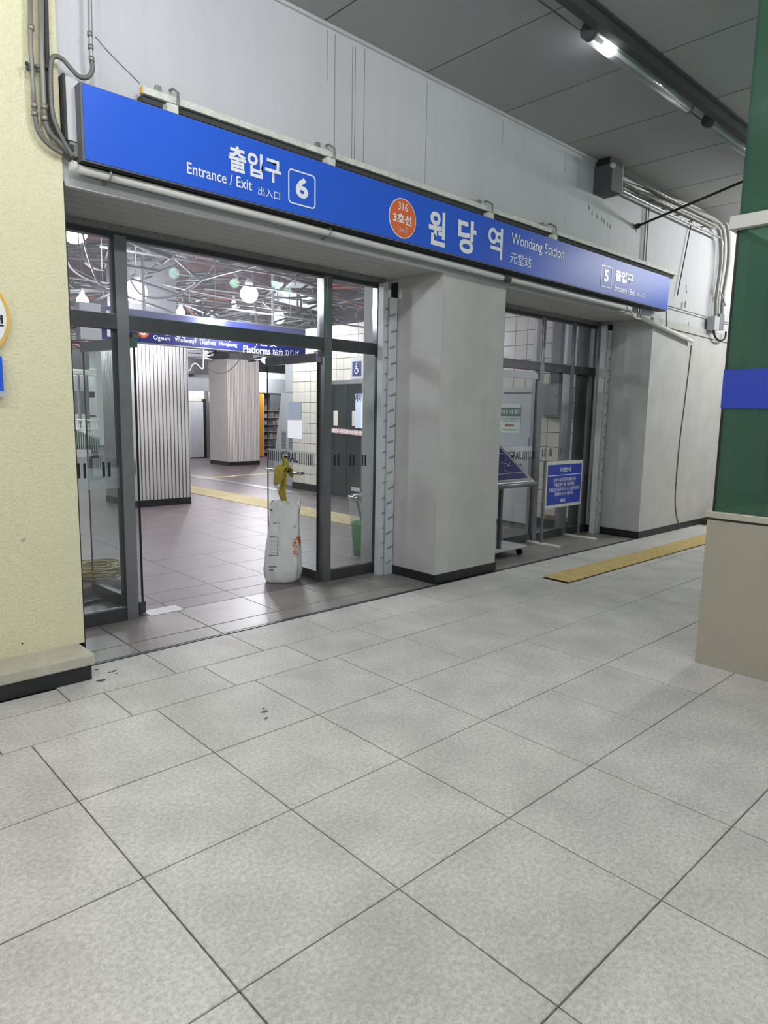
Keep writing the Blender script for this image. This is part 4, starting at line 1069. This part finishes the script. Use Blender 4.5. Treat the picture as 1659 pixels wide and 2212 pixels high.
# far left: LED board, beams, balustrade
YL = 20.3
led = thing('led_board', PY(175, 770, YL), 'dark hanging message board with orange dotted text at the far left', 'display')
x0_, x1_, z0_, z1_ = RY(140, 725, 192, 796, YL)
B('casing', 'dgrey', x0_ - 1, x1_, YL, YL + .3, z0_, z1_, led)
for xx in (x1_ - .6, x1_ - 2): B('hanger', 'rod', xx, xx + .05, YL + .1, YL + .15, z1_, 4.6, led)
TY('는곳  안내', 'ledtext', led, (150, 743), (189, 736), YL - .01, bold=.02); TY('원당역에서는', 'ledtext', led, (151, 750), (190, 744.5), YL - .01, bold=.02)
def farbox(name, label, cat, m, u0, v0, u1, v1, y, th=.1, parent=None, group=None):
    x0_, x1_, z0_, z1_ = RY(u0, v0, u1, v1, y)
    o = B(name, m, x0_, x1_, y, y + th, max(z0_, 0.), z1_, parent)
    if parent is None:
        o['label'] = label; o['category'] = cat
        if group: o['group'] = group
    return o
far = thing('far_gallery', PY(180, 985, 21), 'distant white steel gallery front with grey panels beyond the hall', 'partition')
for v0, v1, m in ((696, 700, 'bright'), (703, 705, 'rod'), (722, 725, 'rod'), (794, 797, 'bright'), (802, 804, 'bright'), (806, 809, 'bright')): farbox('rail', '', '', m, 130, v0, 208, v1, 20.7, .15, far)
for u0, v0, u1, v1, m in ((150, 812, 190, 845, 'lgrey'), (150, 845, 205, 858, 'mgrey'), (150, 858, 190, 895, 'mgrey'), (192, 815, 206, 900, 'bright'), (150, 897, 208, 906, 'bright')): farbox('panel', '', '', m, u0, v0, u1, v1, 21.5, .12, far)
for u0, u1 in ((172, 176), (190, 192), (193, 194)): farbox('post', '', '', 'mgrey', u0, 808, u1, 985, 21.0, .15, far)
esc = thing('stair_balustrade', PY(180, 960, 18.5), 'green glazed stair balustrade descending at the far left', 'balustrade')
P_ = [PY(150, 926, 19.5), PY(178, 934, 19.5), PY(215, 952, 19.5), PY(215, 972, 19.5), PY(150, 972, 19.5)]
MB().prism(P_, (0, .08, 0)).build('glass_panel', 'greensteel', esc); MB().tube([PY(150, 922, 19.4), PY(178, 931, 19.4), PY(215, 949, 19.4)], .05, 6).build('handrail', 'bright', esc)
fence = thing('white_fence', PY(180, 984, 19), 'low white railing in front of the far stair', 'railing')
for v in (907, 927): MB().tube([PY(140, v, 19), PY(210, v + 1, 19)], .022, 6).build('rail', 'bright', fence)
for k in range(14): p = PY(150 + k * 4.6, 945, 19); MB().tube([(p.x, 19, .2), (p.x, 19, PY(150 + k * 4.6, 915, 19).z)], .014, 5).build('baluster', 'bright', fence)
B('plinth', 'bright', 5.0, 7.2, 19, 19.3, 0, .22, fence)
B('plinth', 'greensteel', 5.2, 7.6, 19.5, 19.58, 0, .35, esc)

# back wall things
YB = 17.3
bd = thing('grey_shutter_door', PY(425, 990, YB), 'plain grey door panel in the back wall between the two columns', 'door')
farbox('panel', '', '', 'lgrey', 405, 868, 440, 988, 16.9, .1, bd); farbox('reveal', '', '', 'dark', 441, 862, 446, 990, 16.9, .12, bd); farbox('post', '', '', 'steel', 446, 845, 452, 992, 16.9, .12, bd)
farbox('header', '', '', 'cream', 405, 845, 452, 867, 17.1, .1, bd); farbox('threshold', '', '', 'dark', 405, 988, 446, 992, 16.95, .1, bd)
farbox('dark_window_band', 'dark transom windows high in the back wall between the columns', 'window', 'dark', 405, 775, 452, 808, 17.2, .1, wb)
farbox('dark_transom_window', 'dark transom windows high in the back wall right of the far column', 'window', 'dark', 560, 782, 628, 805, 17.2, .1, wb)
farbox('white_fascia', 'white fascia strip above the small shop in the back wall', 'fascia', 'bright', 560, 806, 630, 820, 16.9, .12, wb)
farbox('grey_fascia', 'plain grey shop fascia above the goods display', 'fascia', 'lgrey', 560, 820, 640, 850, 16.9, .12, wb)
farbox('amber_post', 'amber yellow post at the left edge of the small shop', 'post', 'ambery', 561.5, 850, 568.5, 985, 16.6, .2)
shop = thing('shop_shelving', PY(590, 985, 16.9), 'small shop display with shelves of packets behind glass', 'shelf')
farbox('back_panel', '', '', 'dgrey', 569, 851, 622, 982, 17.1, .08, shop); farbox('left_upright', '', '', 'lgrey', 568.5, 851, 571, 985, 16.9, .15, shop)
farbox('glass_door', '', '', 'mgrey', 585, 852, 620, 888, 16.95, .05, shop)
shx0, shx1, _, _ = RY(571, 900, 618, 980, 16.9)
for k in range(7): B('shelf', 'lgrey', shx0, shx1, 16.85, 17.1, .12 + k * .24, .135 + k * .24, shop)
rnd = random.Random(4); pal = [mat('packet_%d' % i, c_, .5) for i, c_ in enumerate(((130, 84, 80), (170, 166, 160), (84, 96, 124), (150, 132, 104), (92, 110, 94), (120, 120, 128), (90, 76, 70)))]
for k in range(7):
    xx = shx0 + .03
    while xx < shx1 - .08:
        wd = rnd.uniform(.06, .12); hh_ = rnd.uniform(.1, .19)
        o = B('packet', pal[rnd.randrange(7)], xx, xx + wd * .85, 16.87, 16.97, .135 + k * .24, .135 + k * .24 + hh_)
        o['label'] = 'small packet on the shelves of the little shop'; o['category'] = 'packet'; o['group'] = 'packets on the shop shelves'; xx += wd

# ================================================================== EXPOSED CEILING SERVICES
rnd = random.Random(11)
mb = MB()
for k in range(170):
    x = rnd.uniform(-1, 15); y = rnd.uniform(3.2, 16); mb.tube([(x, y, 4.6), (x + rnd.uniform(-.03, .03), y, rnd.uniform(2.95, 3.5))], .006, 4, False)
mb.build('hanger_rods', 'flex', CI, kind='stuff')
mb = MB()
for k in range(34):
    y = 3.6 + k * .42; z = 3.02 + rnd.uniform(-.05, .5); x0_ = rnd.uniform(-2, 8); mb.tube([(x0_, y, z), (x0_ + rnd.uniform(3, 7), y + rnd.uniform(-.4, .4), z + rnd.uniform(-.1, .15))], .016, 4)
for k in range(30):
    x = rnd.uniform(-1, 14); z = 3.2 + rnd.uniform(-.1, .7); y0_ = rnd.uniform(3, 11); mb.tube([(x, y0_, z), (x + rnd.uniform(-.4, .4), y0_ + rnd.uniform(2, 5), z + rnd.uniform(-.1, .1))], .018, 4)
mb.build('ceiling_channels', 'flex', CI, kind='stuff')
def tangle(name, m, n, r, label, seed, sag=.35, spread=1.4, zlo=3.05, zhi=4.3):
    rn = random.Random(seed); mb = MB()
    for k in range(n):
        x, y, z = rn.uniform(0, 14), rn.uniform(3.4, 16), rn.uniform(zlo, zhi); P_ = [(x, y, z)]
        for q in range(rn.randrange(3, 6)):
            x += rn.uniform(-spread, spread); y += rn.uniform(-spread, spread) * .6; z = min(zhi, max(zlo - .1, z + rn.uniform(-sag, sag))); P_.append((x, y, z))
        mb.tube(smooth(P_, 4), r * rn.uniform(.7, 1.3), 5, False)
    mb.build(name, m, CI, kind='stuff')
tangle('dark_cable_tangle', 'cable', 210, .018, 'tangle of dark grey cables under the hall slab', 1)
tangle('pale_cable_tangle', 'wcable', 62, .014, 'tangle of pale cables under the hall slab', 2)
tangle('orange_cable_tangle', 'ocable', 14, .014, 'few orange cables among the grey ones under the hall slab', 3)
mb = MB()
for k in range(9):
    y = 3.4 + k * 1.55; mb.box(-3, 17, y, y + .16, 4.2, 4.6)
for k in range(6):
    x = .2 + k * 2.6; mb.box(x, x + .14, 3, 17.4, 4.3, 4.6)
mb.build('roof_beams', 'primer', CI)
mb = MB()
for k in range(26):
    x, y, z = rnd.uniform(0, 13), rnd.uniform(5, 15), rnd.uniform(3.3, 4.3); mb.obox((x, y, z), (1, rnd.uniform(-.5, .5), rnd.uniform(-.2, .2)), (0, 1, rnd.uniform(-.4, .4)), (0, 0, 1), rnd.uniform(.15, .6), rnd.uniform(.05, .2), .012)
mb.build('duct_scraps', 'lgrey', CI, kind='stuff')
def loop(name, label, pts, y, r, m):
    P_ = [PY(u, v, y) for u, v in pts]; P_ = [P_[0] + Vector((-.1, .1, 4.6 - P_[0].z)), P_[0] + Vector((-.05, .03, .25))] + P_ + [P_[-1] + Vector((.05, .03, .25)), P_[-1] + Vector((.1, .1, 4.6 - P_[-1].z))]
    o = MB().tube(smooth(P_, 8), r, 8).build(name, m); o['label'] = label; o['category'] = 'cable'
loop('hanging_cable', 'white cable hanging in a deep loop behind the upper left pane', [(176, 490), (186, 540), (203, 590), (215, 610), (232, 614), (248, 602)], 3.5, .011, 'wcable')
loop('hanging_cable', 'long pale cable sagging from the brightest lamp across the wide upper pane', [(272, 580), (300, 632), (345, 644), (400, 630), (440, 600), (465, 560)], 5.2, .013, 'wcable')
loop('hanging_cable', 'light steel conduit bending upward across the middle of the wide upper pane', [(345, 568), (372, 556), (400, 578), (432, 602), (480, 592), (560, 572), (600, 560)], 5.2, .015, 'rod')
loop('hanging_cable', 'thin dark cable swinging low across the left pane', [(145, 565), (165, 590), (200, 608), (245, 618)], 4.2, .012, 'cable')
loop('hanging_cable', 'thin black wire drooping in front of the far column', [(447, 792), (470, 806), (490, 803), (507, 790), (518, 774)], 12.5, .012, 'cable')
loop('hanging_cable', 'pale hoop of cable between the two columns', [(408, 800), (415, 788), (424, 786), (436, 796)], 12.0, .02, 'wcable')
loop('hanging_cable', 'grey cable curving down to the top corner of the tiled wall', [(590, 560), (625, 600), (650, 650), (640, 690)], 6.3, .018, 'cable')
loop('hanging_cable', 'thick grey cable crossing low in front of the tiled wall top', [(560, 700), (610, 690), (660, 670), (700, 650)], 6.3, .02, 'cable')

# work lamps
def worklamp(x, y, z, r, power, label):
    t = thing('work_lamp', (x, y, z), label, 'lamp', 'bare work lamps hanging in the hall')
    MB().sphere((x, y, z), r, 14).build('bulb', 'lampw', t)
    MB().lathe((x, y, z + r * .8), [(r * .5, 0), (r * .4, .08), (.02, .12)], 10).build('socket', 'chip', t)
    MB().tube([(x, y, z + r + .1), (x, y, 4.55)], .006, 5).build('cord', 'cable', t)
    l = bpy.data.lights.new('work_light', 'POINT'); l.energy = power * 1.7; l.shadow_soft_size = r + .02; l.color = (.95, .95, 1)
    lo = bpy.data.objects.new('work_light', l); COL.objects.link(lo); lo.location = (x, y, z - r * 2.3); lo['kind'] = 'helper'
def lampat(u, v, z, r, power, label): p = PZ(u, v, z); worklamp(p.x, p.y, p.z, r, power, label)
lampat(160, 498, 3.2, .12, 75, 'large glaring lamp in the corner of the upper left pane')
lampat(293, 630, 3.22, .165, 75, 'largest glaring lamp just right of the left mullion')
lampat(178, 650, 3.2, .09, 55, 'lamp low in the upper left pane')
lampat(390, 675, 3.2, .075, 50, 'small lamp just above the transom, second from the left in the wide pane')
lampat(538, 635, 3.2, .125, 75, 'bright lamp with a fixture bracket in the middle of the wide upper pane')
lampat(602, 686, 3.25, .11, 55, 'lamp low at the right of the wide upper pane')
lampat(505, 657, 3.6, .06, 40, 'small distant lamp left of the middle bright lamp')
worklamp(8.2, 10.8, 3.02, .08, 190, 'unseen lamp added above the platform sign to brighten the far column')  # added lamp, out of sight; only there to brighten the far column
lampat(445, 768, 3.2, .10, 90, 'distant lamp below the platform sign, left of the far column')
lampat(571, 778, 3.2, .10, 90, 'distant lamp below the platform sign, right of the far column')
lp = bpy.data.lights.new('far_fill', 'AREA'); lp.energy = 500; lp.size = 5; lo = bpy.data.objects.new('far_fill', lp); lo.location = (6, 21, 4.2); lo['kind'] = 'helper'; COL.objects.link(lo)  # added area light without a fixture, lifts the far end of the hall
